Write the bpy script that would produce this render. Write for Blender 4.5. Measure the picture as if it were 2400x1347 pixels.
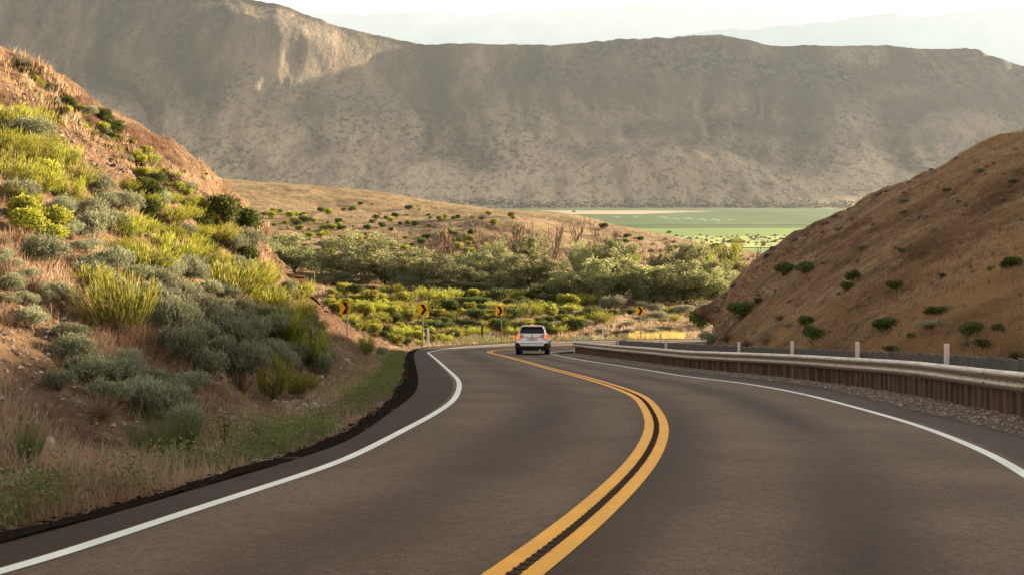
import bpy, bmesh, math, random
import numpy as np
from mathutils import Vector, Matrix
from mathutils.bvhtree import BVHTree

# ------------------------------------------------------------------ camera, light, exposure
S = bpy.context.scene
COL = S.collection
for o in list(bpy.data.objects):
    bpy.data.objects.remove(o)
F, YH, EYE = 3000.0, 460.0, 1.36           # focal length in photo pixels, horizon row, eye height
cd = bpy.data.cameras.new("camera"); cam = bpy.data.objects.new("camera", cd); COL.objects.link(cam)
cd.sensor_width = 36.0; cd.lens = 36.0 * F / 2400.0
cd.shift_y = -(1347 / 2 - YH) / 2400.0
cam.location = (0, 0, EYE); cam.rotation_euler = (math.radians(90), 0, 0)
cd.clip_start = 0.1; cd.clip_end = 90000
S.camera = cam
SUN_EL, SUN_AZ = math.radians(10.5), math.radians(58.0)      # azimuth clockwise from +Y
W = bpy.data.worlds.new("World"); S.world = W; W.use_nodes = True
wn = W.node_tree; bg = wn.nodes["Background"]
sky = wn.nodes.new("ShaderNodeTexSky"); sky.sky_type = 'NISHITA'; sky.sun_disc = False
sky.sun_elevation = SUN_EL; sky.sun_rotation = SUN_AZ; sky.dust_density = 2.0; sky.air_density = 1.0; sky.altitude = 1400
hs = wn.nodes.new("ShaderNodeHueSaturation"); hs.inputs["Saturation"].default_value = 0.20
tn = wn.nodes.new("ShaderNodeMix"); tn.data_type = 'RGBA'; tn.blend_type = 'MULTIPLY'; tn.inputs[0].default_value = 1.0
tn.inputs[7].default_value = (1.0, 0.94, 0.85, 1)
wn.links.new(sky.outputs[0], hs.inputs["Color"]); wn.links.new(hs.outputs[0], tn.inputs[6]); wn.links.new(tn.outputs[2], bg.inputs["Color"])
bg.inputs["Strength"].default_value = 0.06
sl = bpy.data.lights.new("sun", 'SUN'); sun = bpy.data.objects.new("sun", sl); COL.objects.link(sun)
sl.energy = 5.0; sl.angle = math.radians(0.9); sl.color = (1.0, 0.80, 0.55)
sd = Vector((math.sin(SUN_AZ) * math.cos(SUN_EL), math.cos(SUN_AZ) * math.cos(SUN_EL), math.sin(SUN_EL)))
sun.rotation_euler = sd.to_track_quat('Z', 'Y').to_euler()
S.view_settings.view_transform = 'Standard'; S.view_settings.look = 'None'
S.view_settings.exposure = 2.67; S.view_settings.gamma = 1.0; S.view_settings.use_curve_mapping = False
S.render.engine = 'CYCLES'
S.cycles.max_bounces = 6; S.cycles.diffuse_bounces = 3; S.cycles.transparent_max_bounces = 8; S.cycles.volume_bounces = 0
S.cycles.use_denoising = True

RNG = np.random.default_rng(7)
random.seed(7)

# ------------------------------------------------------------------ geometry helpers
def U(x, y, d):
    return np.array([(x - 1200) * d / F, d, EYE + (YH - y) * d / F])
def zr(X, Y):                               # the road surface: 10 % downhill, easing off beyond the bend
    X = np.asarray(X, float); Y = np.asarray(Y, float)
    t = Y - 80
    return -0.10433 * Y + 0.025 * (np.sqrt(t * t + 9) + t) / 2
def RP(x, y):                               # point of the road surface seen at photo pixel x, y
    lo, hi = 3.0, 400.0
    for _ in range(60):
        m = (lo + hi) / 2
        yy = YH + F * (EYE - float(zr(0, m))) / m
        if yy > y: lo = m
        else: hi = m
    return np.array([(x - 1200) * lo / F, lo, float(zr(0, lo))])
def proj(P):
    P = np.asarray(P, float)
    return 1200 + F * P[..., 0] / P[..., 1], YH - F * (P[..., 2] - EYE) / P[..., 1]
def cr(P, n):                               # Catmull-Rom resample along axis 0
    P = np.asarray(P, float); K = len(P)
    t = np.linspace(0, K - 1, n); i = np.minimum(t.astype(int), K - 2); u = (t - i).reshape((-1,) + (1,) * (P.ndim - 1))
    p0 = P[np.maximum(i - 1, 0)]; p1 = P[i]; p2 = P[i + 1]; p3 = P[np.minimum(i + 2, K - 1)]
    return .5 * (2 * p1 + (p2 - p0) * u + (2 * p0 - 5 * p1 + 4 * p2 - p3) * u * u + (3 * p1 - p0 - 3 * p2 + p3) * u ** 3)
def arc(P, n=None, step=None):              # spline through P resampled at even arc length
    Q = cr(P, len(P) * 24); s = np.r_[0, np.cumsum(np.linalg.norm(np.diff(Q[:, :2], axis=0), axis=1))]
    if step: n = int(s[-1] / step) + 1
    t = np.linspace(0, s[-1], n)
    return np.stack([np.interp(t, s, Q[:, k]) for k in range(Q.shape[1])], 1), t
_perm = np.random.default_rng(3).permutation(65536).astype(np.int64)
_val = np.random.default_rng(4).random(65536)
def vnoise(x, y, seed=0):
    xi = np.floor(x).astype(np.int64); yi = np.floor(y).astype(np.int64); fx = x - xi; fy = y - yi
    fx = fx * fx * (3 - 2 * fx); fy = fy * fy * (3 - 2 * fy)
    def h(a, b): return _val[_perm[(_perm[(a + seed * 131) & 65535] + b) & 65535]]
    return (h(xi, yi) * (1 - fx) + h(xi + 1, yi) * fx) * (1 - fy) + (h(xi, yi + 1) * (1 - fx) + h(xi + 1, yi + 1) * fx) * fy
def fbm(x, y, o=4, seed=0):
    r = 0; a = .5; f = 1.0
    for k in range(o):
        r = r + a * (vnoise(x * f + 17.3 * k, y * f - 9.1 * k, seed + k) - .5) * 2; a *= .5; f *= 2.03
    return r
def ridged(x, y, o=4, seed=0):
    r = 0; a = .5; f = 1.0
    for k in range(o):
        r = r + a * (1 - np.abs(vnoise(x * f + 7.3 * k, y * f + 3.1 * k, seed + k) - .5) * 4); a *= .5; f *= 2.1
    return r
def sstep(a, b, x):
    t = np.clip((x - a) / (b - a), 0, 1); return t * t * (3 - 2 * t)

def mesh_np(name, V, faces, mats=(), midx=None, tint=None, uv=None, smooth=True):
    """faces: list of int arrays (M,3) or (M,4)."""
    me = bpy.data.meshes.new(name)
    V = np.ascontiguousarray(V, np.float32)
    me.vertices.add(len(V)); me.vertices.foreach_set("co", V.ravel())
    loops = np.concatenate([f.ravel() for f in faces]).astype(np.int32)
    tot = np.concatenate([np.full(len(f), f.shape[1]) for f in faces]).astype(np.int32)
    st = np.r_[0, np.cumsum(tot)[:-1]].astype(np.int32)
    me.loops.add(len(loops)); me.loops.foreach_set("vertex_index", loops)
    me.polygons.add(len(tot)); me.polygons.foreach_set("loop_start", st); me.polygons.foreach_set("loop_total", tot)
    if midx is not None: me.polygons.foreach_set("material_index", np.asarray(midx, np.int32))
    me.polygons.foreach_set("use_smooth", np.full(len(tot), smooth))
    if tint is not None:
        a = me.attributes.new("tint", 'FLOAT', 'POINT'); a.data.foreach_set("value", np.asarray(tint, np.float32))
    if uv is not None:
        l = me.uv_layers.new(name="UVMap"); l.data.foreach_set("uv", np.asarray(uv, np.float32)[loops].ravel())
    for m in mats: me.materials.append(m)
    me.update(calc_edges=True)
    return me
def grid_faces(r, c):
    i = np.arange(r * c).reshape(r, c)
    return np.stack([i[:-1, :-1], i[:-1, 1:], i[1:, 1:], i[1:, :-1]], -1).reshape(-1, 4)
def add(name, me, parent=None, loc=None, rot=None, scale=None, **props):
    o = bpy.data.objects.new(name, me); COL.objects.link(o)
    if parent is not None: o.parent = parent
    if loc is not None: o.location = loc
    if rot is not None: o.rotation_euler = rot
    if scale is not None: o.scale = (scale,) * 3 if np.isscalar(scale) else scale
    for k, v in props.items():
        if v is not None: o[k] = v
    return o
class MB:                                   # small mesh builder: boxes, tubes, prisms
    def __init__(s): s.V = []; s.F = []; s.M = []
    def box(s, a, b, m=0, taper=None):
        x0, y0, z0 = a; x1, y1, z1 = b; n = len(s.V)
        s.V += [(x0, y0, z0), (x1, y0, z0), (x1, y1, z0), (x0, y1, z0), (x0, y0, z1), (x1, y0, z1), (x1, y1, z1), (x0, y1, z1)]
        for f in ((0, 3, 2, 1), (4, 5, 6, 7), (0, 1, 5, 4), (1, 2, 6, 5), (2, 3, 7, 6), (3, 0, 4, 7)): s.F.append(tuple(n + k for k in f)); s.M.append(m)
        return s
    def tube(s, pts, rad, seg=6, m=0, caps=True):
        pts = [Vector(p) for p in pts]; n0 = len(s.V)
        for i, p in enumerate(pts):
            t = (pts[min(i + 1, len(pts) - 1)] - pts[max(i - 1, 0)]).normalized()
            a = t.cross(Vector((0, 0, 1)) if abs(t.z) < .9 else Vector((1, 0, 0))).normalized(); b = t.cross(a)
            for k in range(seg):
                q = 2 * math.pi * k / seg; s.V.append(tuple(p + (a * math.cos(q) + b * math.sin(q)) * rad[i]))
        for i in range(len(pts) - 1):
            for k in range(seg):
                k2 = (k + 1) % seg
                s.F.append((n0 + i * seg + k, n0 + i * seg + k2, n0 + (i + 1) * seg + k2, n0 + (i + 1) * seg + k)); s.M.append(m)
        if caps:
            s.F.append(tuple(n0 + k for k in range(seg))[::-1]); s.M.append(m)
            s.F.append(tuple(n0 + (len(pts) - 1) * seg + k for k in range(seg))); s.M.append(m)
        return s
    def prism(s, poly, y0, y1, m=0):        # polygon in x,z extruded along y
        n = len(s.V); k = len(poly)
        s.V += [(x, y0, z) for x, z in poly] + [(x, y1, z) for x, z in poly]
        s.F.append(tuple(range(n, n + k))); s.F.append(tuple(range(n + 2 * k - 1, n + k - 1, -1))); s.M += [m, m]
        for i in range(k):
            j = (i + 1) % k; s.F.append((n + i, n + i + k, n + j + k, n + j)); s.M.append(m)
        return s
    def mesh(s, name, mats, smooth=False, bevel=0):
        me = bpy.data.meshes.new(name); me.from_pydata(s.V, [], s.F)
        me.polygons.foreach_set("material_index", s.M); me.polygons.foreach_set("use_smooth", [smooth] * len(s.F))
        for m in (mats if isinstance(mats, (list, tuple)) else [mats]): me.materials.append(m)
        bm = bmesh.new(); bm.from_mesh(me); bmesh.ops.recalc_face_normals(bm, faces=bm.faces)
        if bevel: bmesh.ops.bevel(bm, geom=list(bm.edges), offset=bevel, segments=2, affect='EDGES', profile=.5)
        bm.to_mesh(me); bm.free(); me.update(); return me

# ------------------------------------------------------------------ materials
def mat(name, col=(.5, .5, .5), rough=.8, metal=0.0, emit=None, es=0, spec=None):
    m = bpy.data.materials.new(name); m.use_nodes = True; b = m.node_tree.nodes["Principled BSDF"]
    b.inputs["Base Color"].default_value = (*col, 1); b.inputs["Roughness"].default_value = rough; b.inputs["Metallic"].default_value = metal
    b.inputs["Specular IOR Level"].default_value = spec if spec is not None else (.12 if rough > .7 else .5)
    if emit: b.inputs["Emission Color"].default_value = (*emit, 1); b.inputs["Emission Strength"].default_value = es
    return m
class NB:                                   # node graph helper
    def __init__(s, m):
        s.t = m.node_tree; s.b = s.t.nodes["Principled BSDF"]; s.g = s.t.nodes.new("ShaderNodeNewGeometry")
    def n(s, k): return s.t.nodes.new(k)
    def l(s, a, b): s.t.links.new(a, b)
    def pos(s, scale=(1, 1, 1), rot=(0, 0, 0)):
        mp = s.n("ShaderNodeMapping"); mp.inputs["Scale"].default_value = scale; mp.inputs["Rotation"].default_value = rot
        s.l(s.g.outputs["Position"], mp.inputs[0]); return mp.outputs[0]
    def noise(s, scale, detail=4, vec=None, rough=.55, dist=0.0):
        t = s.n("ShaderNodeTexNoise"); t.inputs["Scale"].default_value = scale; t.inputs["Detail"].default_value = detail
        t.inputs["Roughness"].default_value = rough; t.inputs["Distortion"].default_value = dist
        s.l(vec if vec is not None else s.g.outputs["Position"], t.inputs["Vector"]); return t.outputs[0]
    def ramp(s, v, a, b, lo=0., hi=1.):
        r = s.n("ShaderNodeMapRange"); r.interpolation_type = 'SMOOTHSTEP'; s.l(v, r.inputs[0])
        for k, x in zip((1, 2, 3, 4), (a, b, lo, hi)): r.inputs[k].default_value = x
        return r.outputs[0]
    def mix(s, f, a, b, mode='MIX'):
        x = s.n("ShaderNodeMix"); x.data_type = 'RGBA'; x.blend_type = mode
        if hasattr(f, "links"): s.l(f, x.inputs[0])
        else: x.inputs[0].default_value = f
        for v, k in ((a, 6), (b, 7)):
            if hasattr(v, "links"): s.l(v, x.inputs[k])
            else: x.inputs[k].default_value = (*v, 1) if len(v) == 3 else v
        return x.outputs[2]
    def math(s, op, a, b=None):
        x = s.n("ShaderNodeMath"); x.operation = op
        for v, k in ((a, 0), (b, 1)):
            if v is None: continue
            if hasattr(v, "links"): s.l(v, x.inputs[k])
            else: x.inputs[k].default_value = v
        return x.outputs[0]
    def attr(s, name):
        a = s.n("ShaderNodeAttribute"); a.attribute_name = name; return a.outputs["Fac"]
    def color(s, c): s.l(c, s.b.inputs["Base Color"])
    def bump(s, h, strength=.5, dist=.1):
        b = s.n("ShaderNodeBump"); b.inputs["Strength"].default_value = strength; b.inputs["Distance"].default_value = dist
        s.l(h, b.inputs["Height"]); s.l(b.outputs[0], s.b.inputs["Normal"])

def leaf_mat(name, c1, c2, trans=.3, rough=.7):
    m = mat(name, c1, rough); k = NB(m)
    oi = k.n("ShaderNodeObjectInfo")
    c = k.mix(k.attr("tint"), c1, c2)
    v = k.ramp(oi.outputs["Random"], 0, 1, .75, 1.2)
    hsv = k.n("ShaderNodeHueSaturation"); k.l(c, hsv.inputs["Color"]); k.l(v, hsv.inputs["Value"])
    k.l(k.ramp(oi.outputs["Random"], 0, 1, .49, .512), hsv.inputs["Hue"])
    k.color(hsv.outputs[0])
    tr = k.n("ShaderNodeBsdfTranslucent"); k.l(hsv.outputs[0], tr.inputs[0])
    mx = k.n("ShaderNodeMixShader"); mx.inputs[0].default_value = trans
    k.l(k.b.outputs[0], mx.inputs[1]); k.l(tr.outputs[0], mx.inputs[2])
    k.l(mx.outputs[0], k.t.nodes["Material Output"].inputs[0])
    k.b.inputs["Specular IOR Level"].default_value = .25
    return m

M = {}
# asphalt: uv.x = metres along, uv.y = 0..4 across (edge, line, centre, line, edge)
m = M['asphalt'] = mat("asphalt", (.06, .055, .05), .75); k = NB(m)
uvn = k.n("ShaderNodeUVMap"); sp = k.n("ShaderNodeSeparateXYZ"); k.l(uvn.outputs[0], sp.inputs[0]); v = sp.outputs[1]
fine = k.noise(55, 3, rough=.7); mid = k.noise(.35, 5, rough=.6); grit = k.noise(190, 2, rough=.8)
base = k.mix(k.ramp(mid, .3, .7), (.122, .087, .064), (.165, .122, .092))
def band(c, w):                             # soft dark track centred on v = c
    return k.ramp(k.math('ABSOLUTE', k.math('SUBTRACT', v, c)), 0.0, w, 1., 0.)
trk = k.math('MAXIMUM', k.math('MAXIMUM', band(1.52, .30), band(2.06, .20)), k.math('MAXIMUM', band(2.55, .20), k.math('MULTIPLY', band(1.0, .10), .3)))
lv = k.n("ShaderNodeCombineXYZ"); k.l(k.math('MULTIPLY', sp.outputs[0], .12), lv.inputs[0]); k.l(k.math('MULTIPLY', v, 2.2), lv.inputs[1])
streak = k.noise(1.0, 4, vec=lv.outputs[0], rough=.5)
trk = k.math('MULTIPLY', trk, k.ramp(streak, .3, .65, .5, 1.0))
base = k.mix(trk, base, (.050, .030, .020))
base = k.mix(k.math('MULTIPLY', k.ramp(streak, .5, .8), .35), base, (.058, .046, .040))
shoulder = k.ramp(v, .86, .90, 1., 0.)
base = k.mix(shoulder, base, k.mix(k.ramp(mid, .3, .7), (.046, .032, .024), (.062, .044, .034)))
base = k.mix(k.ramp(v, 3.12, 3.2), base, k.mix(k.ramp(mid, .3, .7), (.075, .060, .050), (.09, .075, .064)))
g2 = k.noise(11, 4, rough=.85)
base = k.mix(k.ramp(g2, .4, .6, .0, .55), base, k.mix(1, base, (.62, .58, .55), 'MULTIPLY'))
base = k.mix(k.ramp(fine, .45, .66, .0, .8), base, k.mix(1, base, (1.8, 1.76, 1.7), 'MULTIPLY'))
base = k.mix(k.ramp(grit, .5, .3, .0, .45), base, (.03, .025, .022))
k.color(base); k.bump(k.math('ADD', fine, grit), .5, .006); k.l(k.ramp(trk, 0, 1, .8, .68), k.b.inputs["Roughness"])
k.b.inputs["Specular IOR Level"].default_value = .07
m = M['edge_asphalt'] = mat("loose_asphalt", (.016, .012, .01), .95, spec=0); k = NB(m); f1 = k.noise(28, 4, rough=.8)
k.color(k.mix(k.ramp(f1, .45, .75), (.018, .013, .011), (.060, .046, .037))); k.bump(f1, 1.0, .04)
def paint(name, c, w):
    m = mat(name, c, .6, spec=.15); k = NB(m); n1 = k.noise(60, 3, rough=.8); n2 = k.noise(1.3, 4)
    f = k.math('MULTIPLY', k.ramp(n1, .56, .78), k.ramp(n2, .35, .7, .15, w))
    k.color(k.mix(f, k.mix(k.ramp(n2, .3, .7), c, tuple(x * .86 for x in c)), (.12, .1, .085))); k.bump(n1, .3, .004); return m
M['white_paint'] = paint("white_road_paint", (.78, .79, .74), .6)
M['yellow_paint'] = paint("yellow_road_paint", (.86, .40, .03), .55)
M['rumble'] = mat("milled_asphalt", (.072, .049, .039), .95, spec=0)
# earth and grass
def earth(name, soil, grass, red=None, sc=1.0, bump=.5, dark=None):
    m = mat(name, soil, .95); k = NB(m); k.b.inputs["Specular IOR Level"].default_value = .15
    a = k.noise(.35 * sc, 6, rough=.65); b = k.noise(2.6 * sc, 6, rough=.7); c = k.noise(14 * sc, 5, rough=.75)
    col = k.mix(k.ramp(a, .38, .62), soil, grass)
    col = k.mix(k.ramp(b, .42, .68, 0, .75), col, tuple(x * .55 for x in soil))
    col = k.mix(k.ramp(b, .5, .3, 0, .5), col, tuple(min(1, x * 1.2) for x in grass))
    if dark: col = k.mix(k.ramp(k.noise(.9 * sc, 5), .56, .66, 0, .8), col, dark)
    if red:
        rc = k.mix(k.ramp(c, .38, .62), red, tuple(x * .35 for x in red))
        rc = k.mix(k.ramp(b, .45, .62, 0, .7), rc, tuple(x * .5 for x in red))
        rc = k.mix(k.ramp(k.noise(5 * sc, 5, vec=k.pos((1, 1, .3))), .55, .75), rc, tuple(min(1, x * 1.5) for x in red))
        col = k.mix(k.attr("tint"), col, rc)
    col = k.mix(k.ramp(c, .5, .72, 0, .55), col, k.mix(1, col, (.4, .38, .36), 'MULTIPLY'))
    k.color(col); h = k.math('ADD', k.math('MULTIPLY', b, 2.0), c); k.bump(h, bump, .25 / sc); return m
M['bank'] = earth("embankment_soil", (.20, .115, .066), (.38, .24, .13), (.20, .095, .05), bump=1.0)
M['far_bank'] = earth("bank_soil", (.22, .14, .075), (.36, .26, .12), (.23, .125, .075), sc=.5, bump=.9, dark=(.10, .10, .03))
M['hill_r'] = earth("dry_hill", (.185, .10, .055), (.42, .26, .135), (.2, .10, .07), sc=.55, bump=.8)
M['gravel_ground'] = earth("gravel_ground", (.20, .14, .11), (.27, .20, .16), sc=4, bump=1.0)
M['floor'] = earth("valley_floor", (.33, .27, .17), (.40, .34, .2), sc=.01, bump=.3)
m = M['mountain'] = mat("mountain_slope", (.3, .25, .2), .95); k = NB(m); k.b.inputs["Specular IOR Level"].default_value = .1
big = k.noise(.0035, 6, rough=.6); strk = k.noise(.02, 6, vec=k.pos((1, .22, .30)), rough=.65)
sc1 = k.noise(.055, 5, rough=.75, vec=k.pos((1, .5, 1))); sc2 = k.noise(.13, 3, rough=.7, vec=k.pos((1, .45, 1)))
sx_ = k.n("ShaderNodeSeparateXYZ"); k.l(k.g.outputs["Position"], sx_.inputs[0])
hgt_ = k.math('ADD', sx_.outputs[2], k.math('MULTIPLY', k.noise(.004, 4), 260))
lowc = k.mix(k.ramp(big, .35, .65), (.55, .40, .265), (.45, .325, .215)); upc = k.mix(k.ramp(big, .35, .65), (.33, .24, .155), (.23, .18, .115))
col = k.mix(k.ramp(hgt_, 190, 430), lowc, upc)
col = k.mix(k.ramp(strk, .42, .66, 0, .6), col, (.145, .12, .085))
col = k.mix(k.ramp(strk, .45, .28, 0, .6), col, (.32, .245, .17))
col = k.mix(k.math('MULTIPLY', k.attr('gully'), k.ramp(sc1, .3, .6, .65, 1.)), col, (.085, .07, .045))  # draws darker: scrub growing there, plus relief shade put into the colour
veg = k.math('MULTIPLY', k.ramp(sc1, .52, .57), k.ramp(big, .36, .58, .35, 1.))
col = k.mix(k.math('MULTIPLY', veg, .75), col, (.07, .065, .045))
col = k.mix(k.ramp(sc2, .58, .65, 0, .6), col, (.05, .045, .03))
sc3 = k.noise(.16, 3, rough=.8); col = k.mix(k.ramp(sc3, .40, .32, 0, .25), col, (.62, .48, .34))
rk = k.attr("tint")
rock = k.mix(k.ramp(sc1, .42, .60), (.05, .042, .034), (.15, .12, .095))
col = k.mix(k.math('MULTIPLY', rk, k.ramp(strk, .3, .55, .35, 1.)), col, rock)
k.color(col); k.bump(k.math('ADD', sc1, k.math('MULTIPLY', strk, 2.)), 1.0, 16.0)
m = M['range'] = mat("far_range_hazy_slope", (.30, .33, .34), .95); k = NB(m); k.b.inputs["Specular IOR Level"].default_value = 0
k.color(k.mix(k.ramp(k.noise(.0009, 5), .4, .6), (.32, .43, .50), (.38, .49, .55)))  # pale blue of distance haze put into the slope colour
def field(name, c1, c2, sc, spot=None):
    m = mat(name, c1, .95); k = NB(m); k.b.inputs["Specular IOR Level"].default_value = .1
    c = k.mix(k.ramp(k.noise(sc, 5, vec=k.pos((1, .25, 1))), .35, .65), c1, c2)
    if spot: c = k.mix(k.ramp(k.noise(sc * 9, 4, vec=k.pos((1, .4, 1))), .52, .60), c, spot)
    k.color(c); return m
M['crop'] = field("irrigated_crop", (.038, .074, .014), (.058, .10, .022), .006)
M['crop2'] = field("mown_crop", (.15, .22, .045), (.12, .18, .04), .01)
M['crop2b'] = field("crop_band", (.065, .115, .028), (.05, .09, .02), .01)
M['pasture'] = field("pasture", (.40, .40, .14), (.27, .33, .09), .02, (.10, .12, .05))
M['sand'] = field("pale_track", (.34, .29, .20), (.29, .25, .18), .02)
# things
M['metal'] = mat("galvanised_steel", (.50, .46, .41), .42, .85); k = NB(M['metal'])
nn = k.noise(3.0, 5, vec=k.pos((1, 1, 6))); k.color(k.mix(k.ramp(nn, .35, .7), (.46, .41, .35), (.36, .31, .26))); k.l(k.ramp(nn, .3, .7, .40, .52), k.b.inputs["Roughness"])
m = M['wood'] = mat("weathered_wood", (.13, .09, .06), .9); k = NB(m); oi = k.n("ShaderNodeObjectInfo")
nn = k.noise(9, 5, vec=k.pos((3, 3, .35)), rough=.7)
c = k.mix(k.ramp(nn, .3, .7), (.060, .036, .023), (.115, .075, .05)); hv = k.n("ShaderNodeHueSaturation"); k.l(c, hv.inputs["Color"])
k.l(k.ramp(oi.outputs["Random"], 0, 1, .7, 1.25), hv.inputs["Value"]); k.color(hv.outputs[0]); k.bump(nn, .5, .01)
m = M['grey_wood'] = mat("grey_wood", (.12, .11, .10), .9); k = NB(m)
k.color(k.mix(k.ramp(k.noise(9, 5, vec=k.pos((3, 3, .35))), .3, .7), (.085, .08, .075), (.17, .16, .145)))
M['lit_edge'] = mat("lit_board_edge", (.21, .155, .105), .9)  # light caught by the board ends, put into a paler colour
M['white'] = mat("white_plastic", (.78, .76, .74), .5)
M['reflector'] = mat("reflector_sheet", (.85, .62, .52), .4)
M['dark_steel'] = mat("dark_steel", (.03, .025, .02), .7)
M['galv'] = mat("post_steel", (.20, .18, .155), .6, .4)
M['post_y'] = mat("pale_wood_post", (.55, .45, .27), .8)
M['sign_y'] = mat("sign_yellow", (1.0, .47, .004), .5, spec=.1)
M['sign_k'] = mat("sign_black", (.012, .010, .014), .5, spec=.1)
m = M['stone'] = mat("stone", (.3, .24, .19), .9); k = NB(m); oi = k.n("ShaderNodeObjectInfo")
c = k.mix(k.ramp(k.noise(7, 5), .35, .65), (.22, .155, .12), (.38, .31, .25)); hv = k.n("ShaderNodeHueSaturation"); k.l(c, hv.inputs["Color"])
k.l(k.ramp(oi.outputs["Random"], 0, 1, .6, 1.4), hv.inputs["Value"]); k.color(hv.outputs[0]); k.bump(k.noise(12, 4), .6, .05)
m = M['darkrock'] = mat("dark_rock", (.08, .055, .04), .9); k = NB(m); k.color(k.mix(k.ramp(k.noise(4, 5), .35, .65), (.045, .03, .024), (.15, .10, .07)))
m = M['pebble'] = mat("pebbles", (.3, .25, .2), .9); k = NB(m); k.color(k.mix(k.attr("tint"), (.12, .088, .068), (.40, .335, .275)))
M['sage'] = leaf_mat("sage_leaf", (.085, .095, .052), (.41, .41, .25), .25)
M['sage_stem'] = mat("sage_stem", (.11, .075, .05), .9)
M['rabbit'] = leaf_mat("rabbitbrush_leaf", (.075, .088, .010), (.45, .42, .06), .38)
M['darkleaf'] = leaf_mat("dark_shrub_leaf", (.045, .065, .014), (.13, .15, .03), .25)
M['olive'] = leaf_mat("olive_leaf", (.10, .105, .035), (.40, .39, .18), .4)
M['cotton'] = leaf_mat("poplar_leaf", (.14, .17, .02), (.36, .36, .06), .35)
M['bark'] = mat("bark", (.065, .042, .03), .9)
M['deadwood'] = mat("dead_wood", (.20, .125, .085), .9)
M['drytwig'] = leaf_mat("dry_twig", (.13, .085, .05), (.30, .21, .14), .1)
M['drygrass'] = leaf_mat("dry_grass", (.28, .165, .09), (.56, .40, .26), .25)
M['hillgrass'] = leaf_mat("hill_grass", (.19, .105, .055), (.50, .32, .165), .3)
M['weed'] = leaf_mat("weed_leaf", (.06, .08, .022), (.24, .25, .09), .3)
M['yellowgrass'] = leaf_mat("yellow_grass", (.42, .34, .09), (.68, .56, .20), .4)
M['sunleaf'] = leaf_mat("broad_leaf", (.07, .12, .015), (.15, .21, .04), .3)

# ------------------------------------------------------------------ road
Lpx = [(0, 1341.7), (200, 1277), (400, 1212), (600, 1147), (800, 1080), (930, 1016), (1023, 966), (1063, 936), (1076, 909), (1074, 891), (1063, 878), (1041, 858), (1023, 842), (1007, 829), (1004, 825), (1034, 818.8), (1100, 811.6), (1201, 804.6), (1290, 800.3), (1600, 796), (1760, 794.5)]
Cpx = [(1203, 1347), (1300, 1273), (1391, 1199), (1507, 1080), (1540, 1005), (1528, 963), (1502, 931), (1465, 914), (1435, 903.5), (1387, 888.5), (1325, 872), (1275, 859), (1225, 845), (1175, 832), (1146, 824.5), (1160, 820.5), (1200, 817), (1290, 810.4), (1345, 808), (1600, 801), (1760, 798.5)]
Rpx = [(2400, 1110), (2300, 1055), (2167, 1002), (2033, 962), (1877, 922), (1743, 898), (1600, 880.5), (1525, 868), (1435, 854), (1360, 842.5), (1300, 830.5), (1287, 826.5), (1295, 824.3), (1344, 820.5), (1450, 814), (1570, 807.7), (1760, 804)]
P2 = lambda L: [tuple(RP(*q)[:2]) for q in L]
Lw = [(-7.6, -10), (-5.1, 0)] + P2(Lpx); Cw = [(-4.6, -10), (-1.9, 0)] + P2(Cpx); Rw = [(-1.4, -11), (1.3, -1), (3.6, 7)] + P2(Rpx)
Lc, _ = arc(Lw, step=.2); Cc, Cs = arc(Cw, step=.5); Rc, _ = arc(Rw, step=.2)
def smooth1(P, n, it=1):
    for _ in range(it):
        Q = np.pad(P, ((n, n), (0, 0)), mode='edge'); P2_ = np.stack([np.convolve(Q[:, k], np.ones(2 * n + 1) / (2 * n + 1), 'valid') for k in range(P.shape[1])], 1)
        P2_[:n] = P[:n]; P2_[-n:] = P[-n:]; P = P2_
    return P
Lc = smooth1(Lc, 4, 2); Cc = smooth1(Cc, 2, 2); Rc = smooth1(Rc, 4, 2)
def match(C, Q):
    idx = []; j = 0
    for c in C:
        w = Q[j:j + 60]; d = np.hypot(w[:, 0] - c[0], w[:, 1] - c[1]); j = j + int(d.argmin()); idx.append(j)
    idx = np.array(idx, float); idx = np.convolve(np.pad(idx, 6, mode='edge'), np.ones(13) / 13, 'valid')
    return np.stack([np.interp(idx, np.arange(len(Q)), Q[:, k]) for k in (0, 1)], 1)
ML, MR = match(Cc, Lc), match(Cc, Rc)
def normals(P):
    t = np.gradient(P, axis=0); t /= np.linalg.norm(t, axis=1)[:, None] + 1e-9
    return np.stack([t[:, 1], -t[:, 0]], 1)         # to the right of travel
# pavement edges
Epx = [(0, 1257), (247, 1190), (450, 1133), (693, 1063), (800, 1022), (887, 967), (934, 936), (959, 910), (965, 880), (963, 850), (962, 832), (968, 823), (985, 816), (1030, 810.5), (1100, 806), (1201, 801), (1290, 797.5), (1600, 793.8), (1760, 792.5)]
Ew = [(-8.2, -9), (-5.6, 0)] + P2(Epx)
Ec, _ = arc(Ew, step=.2); Ec = smooth1(Ec, 4, 2)
Fpx = [(2400, 1023), (2167, 967), (1933, 910), (1800, 892), (1612, 871), (1450, 851), (1350, 836), (1310, 828)]
Fw = [(-.2, -12), (2.6, -1), (4.9, 7)] + P2(Fpx) + [tuple(RP(1350, 823)[:2]), tuple(RP(1570, 811)[:2]), tuple(RP(1760, 807.5)[:2])]
Fc, _ = arc(Fw, step=.2); Fc = smooth1(Fc, 4, 2)
ME, MF = match(ML, Ec), match(MR, Fc)
def on(P, lift=0.0):
    return np.column_stack([P, zr(P[:, 0], P[:, 1]) + lift])
def lerp(a, b, t): return a + (b - a) * t
rows = []; vs = []
for a, b, v0, n in ((ME, ML, 0, 4), (ML, Cc, 1, 10), (Cc, MR, 2, 10), (MR, MF, 3, 4)):
    for k in range(n): rows.append(lerp(a, b, k / n)); vs.append(v0 + k / n)
rows.append(MF); vs.append(4.0)
RV = np.stack([on(r) for r in rows]); nr, nc = RV.shape[:2]
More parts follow.
